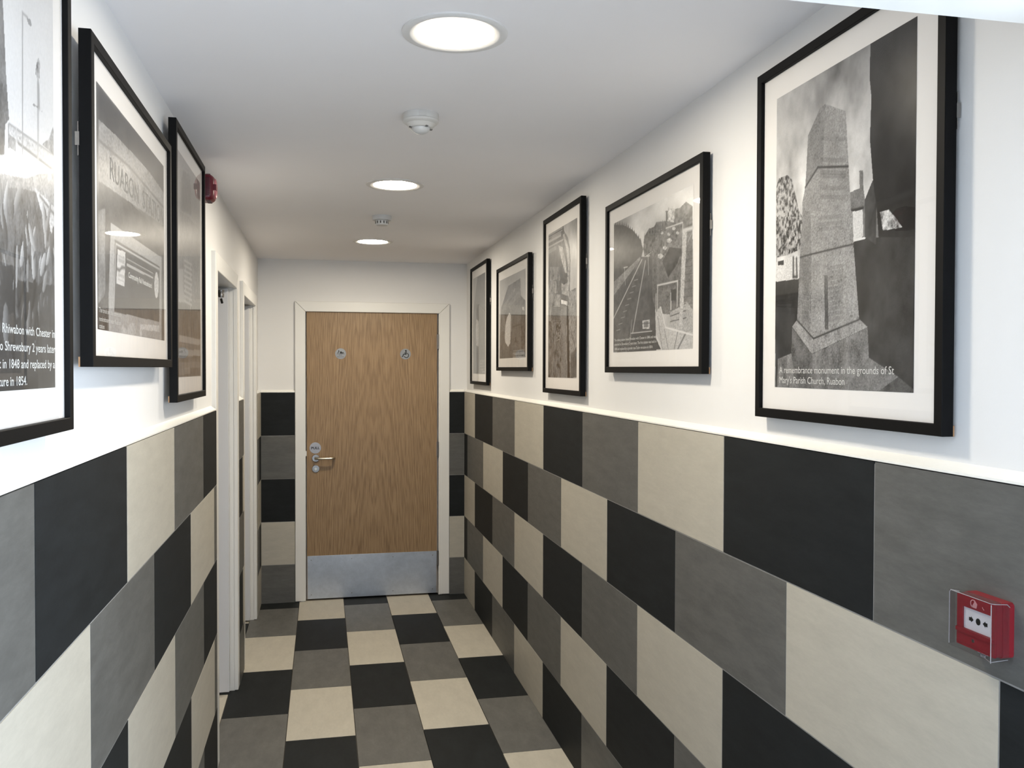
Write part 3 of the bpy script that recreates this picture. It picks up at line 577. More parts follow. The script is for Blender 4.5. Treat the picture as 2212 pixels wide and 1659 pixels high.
# ---------------------------------------------------------------- framed photographs
PICS={'P5':[('p',[(-0.012,0.632),(0.205,0.636),(0.598,0.584),(0.626,0.559),(0.945,0.551),(1.0,0.531),(1.01,1.007),(0.01,1.004)],0.032,0.022,16),('p',[(0.723,0.0),(1.001,-0.007),
(1.014,0.572),(0.999,0.585),(0.773,0.561),(0.747,0.394),(0.725,0.274),(0.732,0.155),(0.719,0.096)],0.018,0.016,12),('p',[(0.595,0.408),(0.661,0.405),(0.657,0.353),(0.682,0.356),
(0.686,0.409),(0.696,0.443),(0.746,0.394),(0.771,0.469),(0.786,0.563),(0.607,0.543)],0.16,0.05,20),('p',[(0.696,0.443),(0.746,0.394),(0.771,0.469),(0.769,0.581),
(0.697,0.553)],0.05,0.03,30),('l',[(0.601,0.464),(0.684,0.466)],0.012,0.03),('p',[(0.607,0.468),(0.682,0.471),(0.688,0.549),(0.624,0.55)],0.62,0.03,5),('p',[(0.793,0.492),
(0.844,0.491),(0.887,0.519),(0.928,0.551),(0.812,0.546)],0.4,0.35,60),('l',[(0.771,0.471),(0.989,0.462)],0.02,0.02),('p',[(0.001,0.596),(0.014,0.565),(0.155,0.56),(0.204,0.56),
(0.205,0.638),(0.002,0.633)],0.6,0.04,6),('p',[(0.02,0.563),(0.073,0.565),(0.073,0.58),(0.021,0.578)],0.04,0,5),('l',[(0.159,0.563),(0.16,0.628),(0.191,0.63),
(0.186,0.568)],0.012,0.05),('p',[(-0.003,0.307),(0.022,0.277),(0.099,0.277),(0.142,0.301),(0.174,0.357),(0.199,0.407),(0.235,0.439),(0.242,0.527),(0.002,0.542)],0.22,0.34,80),
('p',[(-0.003,0.407),(0.237,0.437),(0.233,0.502),(0.209,0.542),(0.104,0.551),(0.013,0.55),(0.008,0.586)],0.2,0.34,80),('p',[(0.368,0.11),(0.411,0.105),(0.56,0.159),(0.584,0.331),
(0.603,0.459),(0.617,0.544),(0.23,0.503),(0.233,0.388),(0.256,0.341),(0.275,0.178)],0.27,0.05,20),('p',[(0.368,0.11),(0.275,0.178),(0.256,0.341),(0.35,0.295),(0.394,0.295),
(0.411,0.105)],0.21,0.05,20),('p',[(0.237,0.418),(0.615,0.466),(0.622,0.565),(0.665,0.789),(0.333,0.838),(0.196,0.773),(0.216,0.566)],0.28,0.06,18),('p',[(0.237,0.418),
(0.301,0.426),(0.31,0.568),(0.309,0.819),(0.196,0.773),(0.216,0.566)],0.2,0.06,22),('p',[(0.412,0.642),(0.439,0.644),(0.448,0.814),(0.421,0.813)],0.1,0.05,30),('l',[(0.256,0.343),
(0.356,0.294),(0.579,0.328)],0.008,0.05),('l',[(0.218,0.568),(0.31,0.566),(0.622,0.565)],0.006,0.05),('p',[(0.196,0.773),(0.333,0.838),(0.665,0.789),(0.722,0.815),(0.322,0.888),
(0.153,0.795)],0.27,0.1,30),('l',[(0.196,0.775),(0.333,0.839),(0.665,0.791)],0.006,0.05),('p',[(0.153,0.798),(0.322,0.889),(0.331,1.013),(0.164,1.016),(0.149,0.884)],0.12,0.07,24),
('p',[(0.322,0.889),(0.722,0.816),(0.733,0.918),(0.606,0.975),(0.546,1.009),(0.331,1.013)],0.17,0.09,24),('p',[(0.027,0.902),(0.149,0.884),(0.163,0.949),(0.201,1.002),
(0.023,1.005)],0.17,0.08,24),('p',[(0.733,0.904),(0.913,0.958),(0.785,1.004),(0.505,1.005),(0.606,0.975)],0.17,0.06,20),('p',[(0.913,0.958),(1.002,0.992),(1.002,1.007),
(0.785,1.004)],0.09,0.04,20),('r',[(0.37,0.205),(0.562,0.243)],0.014,0.07),('r',[(0.372,0.272),(0.564,0.307)],0.014,0.07),('r',[(0.373,0.312),(0.564,0.345)],0.014,0.07),
('r',[(0.373,0.323),(0.565,0.355)],0.014,0.07),('r',[(0.374,0.361),(0.565,0.391)],0.014,0.07),('r',[(0.374,0.39),(0.566,0.419)],0.014,0.07),('r',[(0.365,0.457),
(0.552,0.473)],0.013,0.08),('r',[(0.365,0.477),(0.553,0.492)],0.013,0.08),('r',[(0.366,0.493),(0.553,0.507)],0.013,0.08),('r',[(0.439,0.622),(0.553,0.623)],0.012,0.08),
('r',[(0.439,0.638),(0.554,0.638)],0.012,0.08),('r',[(0.439,0.654),(0.554,0.654)],0.012,0.08),('r',[(0.44,0.67),(0.554,0.669)],0.012,0.08),('r',[(0.44,0.686),
(0.555,0.685)],0.012,0.08),('r',[(0.44,0.702),(0.555,0.701)],0.012,0.08),('r',[(0.441,0.718),(0.555,0.716)],0.012,0.08),('r',[(0.441,0.734),(0.556,0.732)],0.012,0.08),
('r',[(0.442,0.751),(0.556,0.747)],0.012,0.08),('r',[(0.442,0.767),(0.556,0.763)],0.012,0.08),('r',[(0.442,0.783),(0.557,0.779)],0.012,0.08),('r',[(0.234,0.577),
(0.29,0.587)],0.012,0.08),('r',[(0.234,0.592),(0.29,0.603)],0.012,0.08),('r',[(0.235,0.608),(0.29,0.618)],0.012,0.08),('r',[(0.235,0.623),(0.291,0.633)],0.012,0.08),
('r',[(0.235,0.639),(0.291,0.649)],0.012,0.08),('r',[(0.236,0.655),(0.291,0.664)],0.012,0.08),('r',[(0.236,0.67),(0.292,0.679)],0.012,0.08),('r',[(0.236,0.686),
(0.292,0.695)],0.012,0.08),('r',[(0.237,0.701),(0.292,0.71)],0.012,0.08),('r',[(0.237,0.717),(0.292,0.725)],0.012,0.08),('r',[(0.237,0.732),(0.293,0.741)],0.012,0.08),
('r',[(0.238,0.748),(0.293,0.756)],0.012,0.08),('r',[(0.238,0.763),(0.293,0.771)],0.012,0.08)],'P4':[('p',[(-0.014,0.006),(0.152,0.049),(0.281,0.114),(0.384,0.201),(0.428,0.284),
(0.405,0.332),(0.0,0.51)],0.03,0.028,30),('p',[(0.428,0.279),(0.447,0.194),(0.5,0.154),(0.565,0.159),(0.592,0.131),(0.698,0.151),(0.798,0.176),(0.797,0.099),(0.861,0.107),
(0.923,0.086),(0.991,0.132),(0.993,0.35),(0.558,0.319),(0.445,0.339)],0.06,0.13,40),('p',[(0.731,0.072),(0.805,0.082),(0.798,0.185),(0.715,0.155)],0.4,0.25,60),('p',[(0.702,0.084),
(0.728,0.091),(0.723,0.162),(0.706,0.158)],0.04,0,5),('p',[(0.0,0.51),(0.405,0.332),(0.464,0.343),(0.558,0.319),(0.601,1.011),(-0.005,0.994)],0.07,0.04,24),('p',[(0.543,0.327),
(0.593,0.206),(0.992,0.259),(0.997,0.804),(0.598,0.749),(0.551,0.643)],0.13,0.07,26),('p',[(0.62,0.192),(0.886,0.205),(0.895,0.367),(0.717,0.389),(0.648,0.406)],0.13,0.12,40),
('p',[(0.612,0.355),(0.648,0.352),(0.683,0.378),(0.648,0.392),(0.612,0.375)],0.45,0.15,50),('p',[(0.672,0.314),(0.699,0.312),(0.727,0.333),(0.7,0.343),(0.672,0.33)],0.45,0.15,50),
('p',[(0.719,0.274),(0.75,0.272),(0.78,0.296),(0.75,0.307),(0.719,0.292)],0.45,0.15,50),('p',[(0.779,0.213),(0.798,0.212),(0.818,0.228),(0.799,0.235),(0.779,0.225)],0.45,0.15,50),
('p',[(0.82,0.251),(0.839,0.25),(0.858,0.265),(0.839,0.272),(0.82,0.263)],0.45,0.15,50),('p',[(0.721,0.238),(0.741,0.237),(0.761,0.253),(0.741,0.26),(0.721,0.25)],0.45,0.15,50),
('p',[(0.646,0.213),(0.664,0.212),(0.681,0.226),(0.664,0.232),(0.646,0.223)],0.45,0.15,50),('l',[(0.62,0.197),(0.89,0.206),(0.895,0.367)],0.008,0.5),('p',[(0.75,0.333),
(0.887,0.37),(0.833,0.458),(0.735,0.529),(0.666,0.41)],0.04,0.04,30),('l',[(0.911,0.398),(0.993,0.404)],0.004,0.06),('l',[(0.911,0.444),(0.994,0.45)],0.004,0.06),
('l',[(0.912,0.49),(0.994,0.495)],0.004,0.06),('l',[(0.912,0.537),(0.995,0.54)],0.004,0.06),('l',[(0.912,0.583),(0.995,0.586)],0.004,0.06),('l',[(0.913,0.629),
(0.995,0.631)],0.004,0.06),('l',[(0.913,0.676),(0.996,0.677)],0.004,0.06),('l',[(0.914,0.722),(0.996,0.722)],0.004,0.06),('p',[(-0.0,0.452),(0.385,0.328),(0.39,0.35),
(0.001,0.556)],0.22,0.1,30),('l',[(0.166,0.365),(0.178,0.5)],0.006,0.5),('l',[(0.155,0.367),(0.209,0.37)],0.008,0.5),('l',[(0.492,0.343),(0.499,0.473)],0.006,0.5),
('l',[(0.473,0.341),(0.511,0.344)],0.008,0.5),('l',[(0.411,0.352),(-0.002,0.735)],0.012,0.5),('l',[(0.456,0.372),(0.288,0.861)],0.018,0.4),('l',[(0.306,0.485),
(0.357,0.484)],0.005,0.3),('l',[(0.275,0.527),(0.327,0.525)],0.005,0.3),('l',[(0.244,0.568),(0.296,0.566)],0.005,0.3),('l',[(0.212,0.61),(0.265,0.608)],0.005,0.3),
('l',[(0.179,0.653),(0.234,0.65)],0.005,0.3),('l',[(0.147,0.697),(0.202,0.693)],0.005,0.3),('l',[(0.113,0.741),(0.169,0.737)],0.005,0.3),('l',[(0.08,0.786),
(0.136,0.781)],0.005,0.3),('l',[(0.046,0.831),(0.103,0.826)],0.005,0.3),('l',[(0.612,0.735),(0.611,0.562),(0.839,0.565),(0.836,0.723)],0.012,0.55),('l',[(0.593,0.618),
(0.594,0.739)],0.014,0.45),('l',[(0.769,0.62),(0.767,0.736)],0.02,0.5),('p',[(0.766,0.61),(0.826,0.613),(0.822,0.684),(0.77,0.683)],0.04,0.02,10),('p',[(0.589,0.748),(0.647,0.704),
(0.713,0.849),(0.85,0.876),(1.003,0.904),(1.004,1.003),(0.671,0.998),(0.59,0.859)],0.46,0.035,10),('p',[(0.754,0.749),(0.937,0.706),(1.001,0.768),(1.003,0.904),(0.85,0.876),
(0.755,0.846)],0.34,0.05,12),('l',[(0.762,0.75),(0.929,0.715)],0.006,0.06),('l',[(0.763,0.783),(0.929,0.761)],0.006,0.06),('l',[(0.763,0.817),(0.93,0.807)],0.006,0.06),
('l',[(0.845,0.885),(0.806,0.997)],0.01,0.12),('l',[(0.931,0.899),(0.846,0.998)],0.02,0.15),('l',[(0.651,0.714),(0.708,0.852),(0.998,0.917)],0.012,0.65),('l',[(0.616,0.771),
(0.671,0.993)],0.008,0.15),('l',[(0.696,0.866),(0.74,0.995)],0.008,0.15),('p',[(0.891,0.254),(0.937,0.251),(0.892,0.878),(0.856,0.876)],0.42,0.06,14),('l',[(0.894,0.26),
(0.992,0.264)],0.03,0.5),('l',[(0.944,0.34),(0.985,0.294)],0.012,0.3),('p',[(0.421,0.783),(0.516,0.785),(0.512,0.846),(0.424,0.844)],0.5,0,5),('p',[(0.437,0.793),(0.502,0.793),
(0.499,0.836),(0.44,0.836)],0.2,0.05,5),('l',[(0.468,0.783),(0.469,0.845)],0.006,0.06),('l',[(0.422,0.806),(0.514,0.808)],0.006,0.06),('l',[(0.257,0.865),(0.544,0.866)],0.006,0.5),
('l',[(0.277,0.769),(0.237,1.001)],0.012,0.3),('p',[(0.289,0.872),(0.554,0.867),(0.654,0.992),(0.204,0.998)],0.045,0.02,20),('p',[(-0.025,0.042),(-0.005,-0.015),
(0.017,0.052)],0.03,0.02,30),('p',[(0.008,0.049),(0.028,-0.015),(0.05,0.059)],0.03,0.02,30),('p',[(0.041,0.057),(0.061,-0.003),(0.082,0.067)],0.03,0.02,30),('p',[(0.073,0.064),
(0.093,-0.003),(0.114,0.074)],0.03,0.02,30),('p',[(0.105,0.072),(0.125,0.009),(0.145,0.081)],0.03,0.02,30),('p',[(0.137,0.083),(0.156,0.025),(0.176,0.092)],0.03,0.02,30),
('p',[(0.168,0.097),(0.187,0.032),(0.207,0.106)],0.03,0.02,30),('p',[(0.198,0.114),(0.217,0.053),(0.237,0.122)],0.03,0.02,30),('p',[(0.229,0.132),(0.247,0.077),
(0.267,0.141)],0.03,0.02,30),('p',[(0.259,0.153),(0.277,0.09),(0.296,0.161)],0.03,0.02,30),('p',[(0.288,0.175),(0.306,0.116),(0.326,0.183)],0.03,0.02,30),('p',[(0.317,0.198),
(0.335,0.144),(0.354,0.205)],0.03,0.02,30),('p',[(0.346,0.222),(0.364,0.161),(0.383,0.23)],0.03,0.02,30),('p',[(0.375,0.248),(0.392,0.191),(0.411,0.255)],0.03,0.02,30),
('p',[(0.43,0.242),(0.447,0.171),(0.465,0.25)],0.07,0.05,40),('p',[(0.459,0.251),(0.476,0.18),(0.494,0.258)],0.07,0.05,40),('p',[(0.488,0.241),(0.504,0.171),
(0.522,0.248)],0.07,0.05,40),('p',[(0.516,0.232),(0.532,0.162),(0.549,0.239)],0.07,0.05,40),('p',[(0.544,0.222),(0.56,0.153),(0.577,0.23)],0.07,0.05,40),('p',[(0.571,0.23),
(0.587,0.161),(0.604,0.237)],0.07,0.05,40),('p',[(0.598,0.221),(0.614,0.153),(0.631,0.228)],0.07,0.05,40),('p',[(0.625,0.212),(0.64,0.144),(0.657,0.219)],0.07,0.05,40),
('p',[(0.651,0.203),(0.667,0.136),(0.683,0.21)],0.07,0.05,40),('p',[(0.678,0.211),(0.692,0.144),(0.709,0.218)],0.07,0.05,40)],'P3':[('p',[(-0.033,0.006),(0.547,-0.001),
(0.581,0.036),(0.703,0.093),(0.773,0.163),(0.792,0.247),(0.764,0.475),(0.754,0.532),(-0.045,0.493)],0.08,0.05,18),('p',[(0.526,0.056),(0.582,0.057),(0.726,0.159),(0.775,0.266),
(0.752,0.4),(0.687,0.363),(0.706,0.261),(0.639,0.151)],0.3,0.1,20),('p',[(0.366,0.108),(0.527,0.14),(0.618,0.224),(0.686,0.321),(0.62,0.316),(0.483,0.221)],0.3,0.15,30),
('p',[(0.052,0.23),(0.415,0.258),(0.44,0.354),(0.299,0.336),(0.054,0.328)],0.16,0.14,30),('p',[(-0.022,0.332),(0.154,0.326),(0.299,0.349),(0.348,0.426),(0.005,0.432)],0.2,0.14,30),
('p',[(0.486,0.34),(0.752,0.384),(0.732,0.473),(0.51,0.444)],0.28,0.16,26),('p',[(0.416,0.301),(0.576,0.347),(0.709,0.381),(0.577,0.389),(0.463,0.364)],0.05,0.04,20),
('p',[(-0.015,0.417),(0.478,0.446),(0.507,0.74),(0.288,0.753),(0.184,0.613),(-0.012,0.606)],0.18,0.16,22),('p',[(-0.012,0.606),(0.285,0.617),(0.313,0.754),(0.495,0.74),
(0.512,0.999),(0.009,1.002)],0.13,0.12,24),('p',[(0.478,0.481),(0.699,0.506),(0.689,0.527),(0.479,0.508)],0.6,0.08,20),('p',[(0.484,0.511),(0.666,0.53),(0.686,0.997),
(0.5,0.999)],0.17,0.05,12),('p',[(0.666,0.53),(0.734,0.534),(0.787,0.997),(0.697,0.997)],0.03,0.02,10),('p',[(0.732,0.443),(0.982,0.433),(1.003,0.995),(0.787,0.997)],0.22,0.14,34),
('p',[(0.807,0.854),(1.0,0.801),(1.003,0.995),(0.809,0.997)],0.1,0.05,24),('p',[(0.298,0.631),(0.457,0.627),(0.471,0.735),(0.313,0.745)],0.1,0.25,60),('l',[(0.183,0.521),
(0.455,0.532)],0.007,0.05),('l',[(0.183,0.533),(0.455,0.543)],0.007,0.05),('l',[(0.183,0.545),(0.456,0.555)],0.007,0.05),('l',[(0.183,0.557),(0.456,0.567)],0.007,0.05),
('l',[(0.183,0.569),(0.456,0.578)],0.007,0.05),('l',[(0.184,0.581),(0.456,0.59)],0.007,0.05),('l',[(0.184,0.593),(0.457,0.601)],0.007,0.05),('l',[(0.184,0.605),
(0.457,0.613)],0.007,0.05),('l',[(0.184,0.617),(0.457,0.625)],0.007,0.05),('w',[(-0.015,0.015),(0.525,0.013)],0.028,0.42),('w',[(-0.015,0.049),(0.469,0.048)],0.028,0.42),
('w',[(-0.014,0.083),(0.549,0.083)],0.028,0.42),('w',[(-0.013,0.123),(0.295,0.118)],0.028,0.42)],'P2':[('p',[(0.069,0.349),(0.351,0.113),(0.818,0.085),(0.83,0.283),(1.002,0.365),
(1.007,1.002),(0.0,1.001),(0.017,0.65)],0.14,0.05,14),('p',[(0.135,0.347),(0.581,0.173),(0.673,0.178),(0.265,0.353)],0.2,0.08,20),('p',[(0.34,0.338),(0.808,0.203),(0.809,0.287),
(0.463,0.365)],0.2,0.06,20),('p',[(0.069,0.38),(0.239,0.35),(0.439,0.363),(0.513,0.533),(0.514,0.68),(0.084,0.654)],0.2,0.05,14),('p',[(0.214,0.455),(0.341,0.368),(0.427,0.406),
(0.452,0.476),(0.44,0.527),(0.316,0.487),(0.241,0.587)],0.11,0.04,10),('p',[(0.241,0.587),(0.304,0.501),(0.403,0.445),(0.464,0.477),(0.454,0.677),(0.443,0.817),(0.357,0.859),
(0.243,0.802),(0.216,0.739)],0.62,0.03,6),('p',[(0.82,0.289),(0.896,0.319),(1.002,0.365),(1.007,0.999),(0.858,0.996)],0.09,0.09,34),('p',[(0.875,0.421),(0.95,0.429),(0.961,0.471),
(0.897,0.458)],0.5,0.1,20),('l',[(0.526,0.629),(0.833,0.615)],0.02,0.06),('p',[(0.609,0.817),(0.655,0.739),(0.701,0.821)],0.05,0.02,10),('w',[(0.539,0.891),
(0.975,0.894)],0.022,0.4),('w',[(0.54,0.918),(0.975,0.919)],0.022,0.4),('w',[(0.54,0.944),(0.975,0.944)],0.022,0.4),('w',[(0.54,0.971),(0.975,0.969)],0.022,0.4),('w',[(0.54,0.997),
(0.975,0.994)],0.022,0.4)],'P1':[('p',[(0.375,0.007),(0.981,0.006),(1.037,0.994),(0.063,0.999),(-0.04,0.444),(0.101,0.271)],0.16,0.04,8),('p',[(0.29,0.434),(0.472,0.462),  # pale patch in P1 is a reflection painted into the print
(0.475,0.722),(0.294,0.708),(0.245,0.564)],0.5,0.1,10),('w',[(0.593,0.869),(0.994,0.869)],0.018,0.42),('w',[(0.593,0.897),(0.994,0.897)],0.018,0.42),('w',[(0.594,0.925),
(0.995,0.924)],0.018,0.42),('w',[(0.594,0.953),(0.995,0.951)],0.018,0.42),('w',[(0.595,0.981),(0.995,0.978)],0.018,0.42)],'L2':[('p',[(0.016,0.009),(1.024,-0.005),(1.021,0.153),
(0.697,0.124),(0.241,0.13),(0.022,0.144)],0.05,0.02,18),('p',[(0.022,0.144),(0.241,0.13),(0.697,0.124),(1.021,0.153),(1.018,0.34),(0.018,0.394)],0.27,0.08,18),('p',[(0.018,0.401),
(0.417,0.372),(0.693,0.385),(1.017,0.391),(1.007,1.004),(0.003,1.006)],0.09,0.05,14),('l',[(0.024,0.229),(0.405,0.207),(1.019,0.238)],0.018,0.13),('p',[(0.016,0.517),(0.089,0.489),
(0.084,0.846),(0.01,0.896)],0.2,0.09,16),('p',[(0.154,0.532),(0.951,0.531),(0.943,1.006),(0.122,1.009),(0.125,0.841)],0.36,0.03,8),('p',[(0.202,0.596),(0.908,0.596),(0.897,0.901),
(0.181,0.911)],0.1,0.02,8),('l',[(0.185,0.91),(0.215,0.609),(0.902,0.605)],0.012,0.5),('l',[(0.202,0.598),(0.908,0.595)],0.012,0.08),('p',[(0.238,0.626),(0.339,0.625),
(0.325,0.782),(0.218,0.782)],0.6,0.02,8),('l',[(0.219,0.717),(0.258,0.72),(0.292,0.7),(0.337,0.695)],0.02,0.15),('r',[(0.244,0.645),(0.327,0.638)],0.02,0.25),('r',[(0.243,0.663),
(0.327,0.657)],0.02,0.25),('r',[(0.243,0.682),(0.327,0.676)],0.02,0.25),('r',[(0.242,0.743),(0.326,0.739)],0.02,0.25),('r',[(0.242,0.756),(0.325,0.753)],0.02,0.25),
('p',[(0.89,0.697),(0.884,0.735),(0.867,0.764),(0.845,0.776),(0.824,0.769),(0.809,0.744),(0.804,0.709),(0.81,0.672),(0.826,0.643),(0.848,0.63),(0.869,0.636),
(0.885,0.661)],0.55,0.12,20),('w',[(0.358,0.664),(0.779,0.663)],0.034,0.5),('p',[(0.181,0.911),(0.897,0.901),(0.895,1.003),(0.152,1.007)],0.33,0.03,8),('p',[(0.295,0.958),
(0.35,0.984),(0.408,0.944),(0.468,0.94),(0.499,1.007),(0.267,1.001)],0.42,0.04,8),('p',[(0.556,0.938),(0.897,0.921),(0.896,0.955),(0.58,0.964),(0.579,1.003),
(0.547,0.999)],0.5,0.04,8),('p',[(0.004,0.913),(0.112,0.911),(0.104,1.01),(0.003,1.007)],0.07,0.03,10)],'L3':[('p',[(0.092,-0.006),(1.123,-0.041),(1.062,0.385),
(0.059,0.471)],0.27,0.03,8),('p',[(0.167,0.101),(0.25,0.053),(0.526,0.04),(0.559,0.103),(0.573,0.222),(0.129,0.251)],0.16,0.05,14),('p',[(0.082,0.263),(0.377,0.246),(1.068,0.237),
(1.06,0.443),(0.041,0.521)],0.2,0.05,16),('p',[(0.237,0.455),(1.023,0.432),(1.016,0.617),(0.303,0.654),(0.195,0.596)],0.19,0.1,30),('p',[(0.035,0.668),(1.016,0.617),(1.001,0.997),
(0.013,0.999)],0.12,0.05,16),('l',[(0.255,0.465),(0.584,0.458)],0.012,0.42),('l',[(0.543,0.46),(0.51,0.487)],0.014,0.42),('l',[(0.254,0.488),(0.583,0.483)],0.012,0.42),
('l',[(0.328,0.482),(0.301,0.509)],0.014,0.42),('l',[(0.253,0.511),(0.582,0.507)],0.012,0.42),('l',[(0.542,0.508),(0.508,0.536)],0.014,0.42),('l',[(0.252,0.535),
(0.581,0.532)],0.012,0.42),('l',[(0.327,0.529),(0.299,0.555)],0.014,0.42),('l',[(0.251,0.558),(0.58,0.556)],0.012,0.42),('l',[(0.54,0.557),(0.507,0.584)],0.014,0.42),
('l',[(0.25,0.581),(0.579,0.581)],0.012,0.42),('l',[(0.325,0.576),(0.298,0.602)],0.014,0.42),('l',[(0.249,0.604),(0.578,0.605)],0.012,0.42),('l',[(0.538,0.606),
(0.505,0.632)],0.014,0.42),('l',[(0.249,0.627),(0.577,0.63)],0.012,0.42),('l',[(0.323,0.623),(0.296,0.649)],0.014,0.42),('l',[(0.248,0.651),(0.577,0.654)],0.012,0.42),
('l',[(0.536,0.654),(0.503,0.681)],0.014,0.42),('w',[(0.046,0.827),(0.984,0.824)],0.03,0.4),('w',[(0.045,0.857),(0.983,0.853)],0.03,0.4),('w',[(0.044,0.887),
(0.982,0.883)],0.03,0.4),('w',[(0.043,0.917),(0.981,0.913)],0.03,0.4),('w',[(0.042,0.947),(0.98,0.942)],0.03,0.4),('w',[(0.041,0.978),
(0.504,0.971)],0.03,0.4)],'L1':[('p',[(0.196,0.052),(0.511,0.123),(0.55,0.216),(0.573,0.371),(0.592,0.446),(0.561,0.463),(0.554,0.524),(0.18,0.613)],0.14,0.1,14),
('p',[(0.581,0.456),(0.65,0.453),(1.02,0.445),(1.019,0.485),(0.688,0.482),(0.58,0.481)],0.5,0.05,8),('l',[(0.666,0.481),(1.026,0.484)],0.008,0.15),('l',[(0.592,0.455),
(1.02,0.446)],0.005,0.3),('l',[(0.586,0.458),(0.585,0.499)],0.005,0.3),('l',[(0.65,0.452),(0.649,0.498)],0.006,0.5),('p',[(0.586,0.477),(0.644,0.477),(0.641,0.502),
(0.58,0.505)],0.25,0.1,20),('p',[(0.883,0.443),(0.916,0.43),(0.951,0.418),(0.972,0.398),(0.993,0.381),(1.007,0.394),(1.029,0.377),(1.027,0.448)],0.3,0.12,40),('l',[(0.709,0.195),
(0.7,0.497)],0.007,0.3),('l',[(0.71,0.196),(0.754,0.193)],0.006,0.35),('p',[(0.746,0.196),(0.78,0.189),(0.793,0.2),(0.775,0.205),(0.751,0.203)],0.25,0.03,20),('l',[(0.846,0.305),
(0.841,0.487)],0.014,0.38),('l',[(0.848,0.317),(0.853,0.364)],0.018,0.3),('p',[(0.847,0.256),(0.867,0.258),(0.862,0.298),(0.842,0.303),(0.821,0.298),(0.831,0.273)],0.3,0.2,50),
('p',[(0.785,0.37),(0.847,0.365),(0.901,0.371),(0.859,0.367),(0.803,0.373)],0.3,0.12,40),('p',[(0.179,0.659),(0.518,0.567),(0.732,0.544),(1.026,0.471),(1.022,0.617),
(0.176,0.762)],0.3,0.14,26),('p',[(0.178,0.671),(0.517,0.597),(0.674,0.573),(0.854,0.558),(1.023,0.584),(1.017,1.038),(0.169,1.014)],0.12,0.09,26),('p',[(0.804,0.553),
(1.023,0.571),(1.021,0.649),(0.891,0.614)],0.5,0.08,10),('l',[(0.854,0.564),(1.023,0.591)],0.008,0.15),('p',[(0.151,0.782),(0.618,0.741),(0.659,0.769),(1.018,0.756),(1.011,1.005),
(0.144,1.022)],0.055,0.025,10),('f',[(0.366,0.655),(1.0,0.736)],0.0,0.0),('l',[(0.634,0.704),(0.611,0.971)],0.012,0.03),('l',[(0.841,0.768),(0.874,0.999)],0.005,0.04)]}
def fbm(s, t, scale, seed, octs=4, ax=1.0):
    rng = np.random.default_rng(seed); out = np.zeros_like(s); amp = 1.0; tot = 0
    for o in range(octs):
        n = int(scale * 2 ** o) + 2; g = rng.random((n + 2, n + 2))
        x = np.clip(s, 0, 3) * scale * 2 ** o * ax; y = np.clip(t, 0, 3) * scale * 2 ** o
        x = np.mod(x, n); y = np.mod(y, n); xi = x.astype(int); yi = np.minimum(y.astype(int), n); fx = x - xi; fy = y - yi
        fx = fx * fx * (3 - 2 * fx); fy = fy * fy * (3 - 2 * fy)
        xj = np.minimum(xi + 1, n + 1); yj = np.minimum(yi + 1, n + 1)
        v = g[yi, xi] * (1 - fx) * (1 - fy) + g[yi, xj] * fx * (1 - fy) + g[yj, xi] * (1 - fx) * fy + g[yj, xj] * fx * fy
        out += v * amp; tot += amp; amp *= 0.55
    out = out / tot; return (out - out.mean()) / (out.std() + 1e-6) * 0.17
def inside(s, t, pts):
    r = np.zeros(s.shape, bool); n = len(pts)
    for i in range(n):
        (x1, y1), (x2, y2) = pts[i], pts[(i + 1) % n]
        if y1 == y2: continue
        c = (y1 > t) != (y2 > t); r ^= c & (s < (x2 - x1) * (t - y1) / (y2 - y1) + x1)
    return r
def seg_dist(s, t, a, b, asp):
    ax_, ay = a[0] * asp, a[1]; bx, by = b[0] * asp, b[1]; px, py = s * asp, t
    dx, dy = bx - ax_, by - ay; L2 = dx * dx + dy * dy + 1e-9
    u = np.clip(((px - ax_) * dx + (py - ay) * dy) / L2, 0, 1)
    return np.hypot(px - ax_ - u * dx, py - ay - u * dy), u
SKY = {'P5': (0.42, 0.6, 4), 'P4': (0.48, 0.5, 3), 'P3': (0.36, 0.35, 3), 'P2': (0.42, 0.16, 3), 'P1': (0.40, 0.08, 2), 'L1': (0.66, 0.05, 2), 'L2': (0.14, 0.1, 8), 'L3': (0.33, 0.08, 3)}
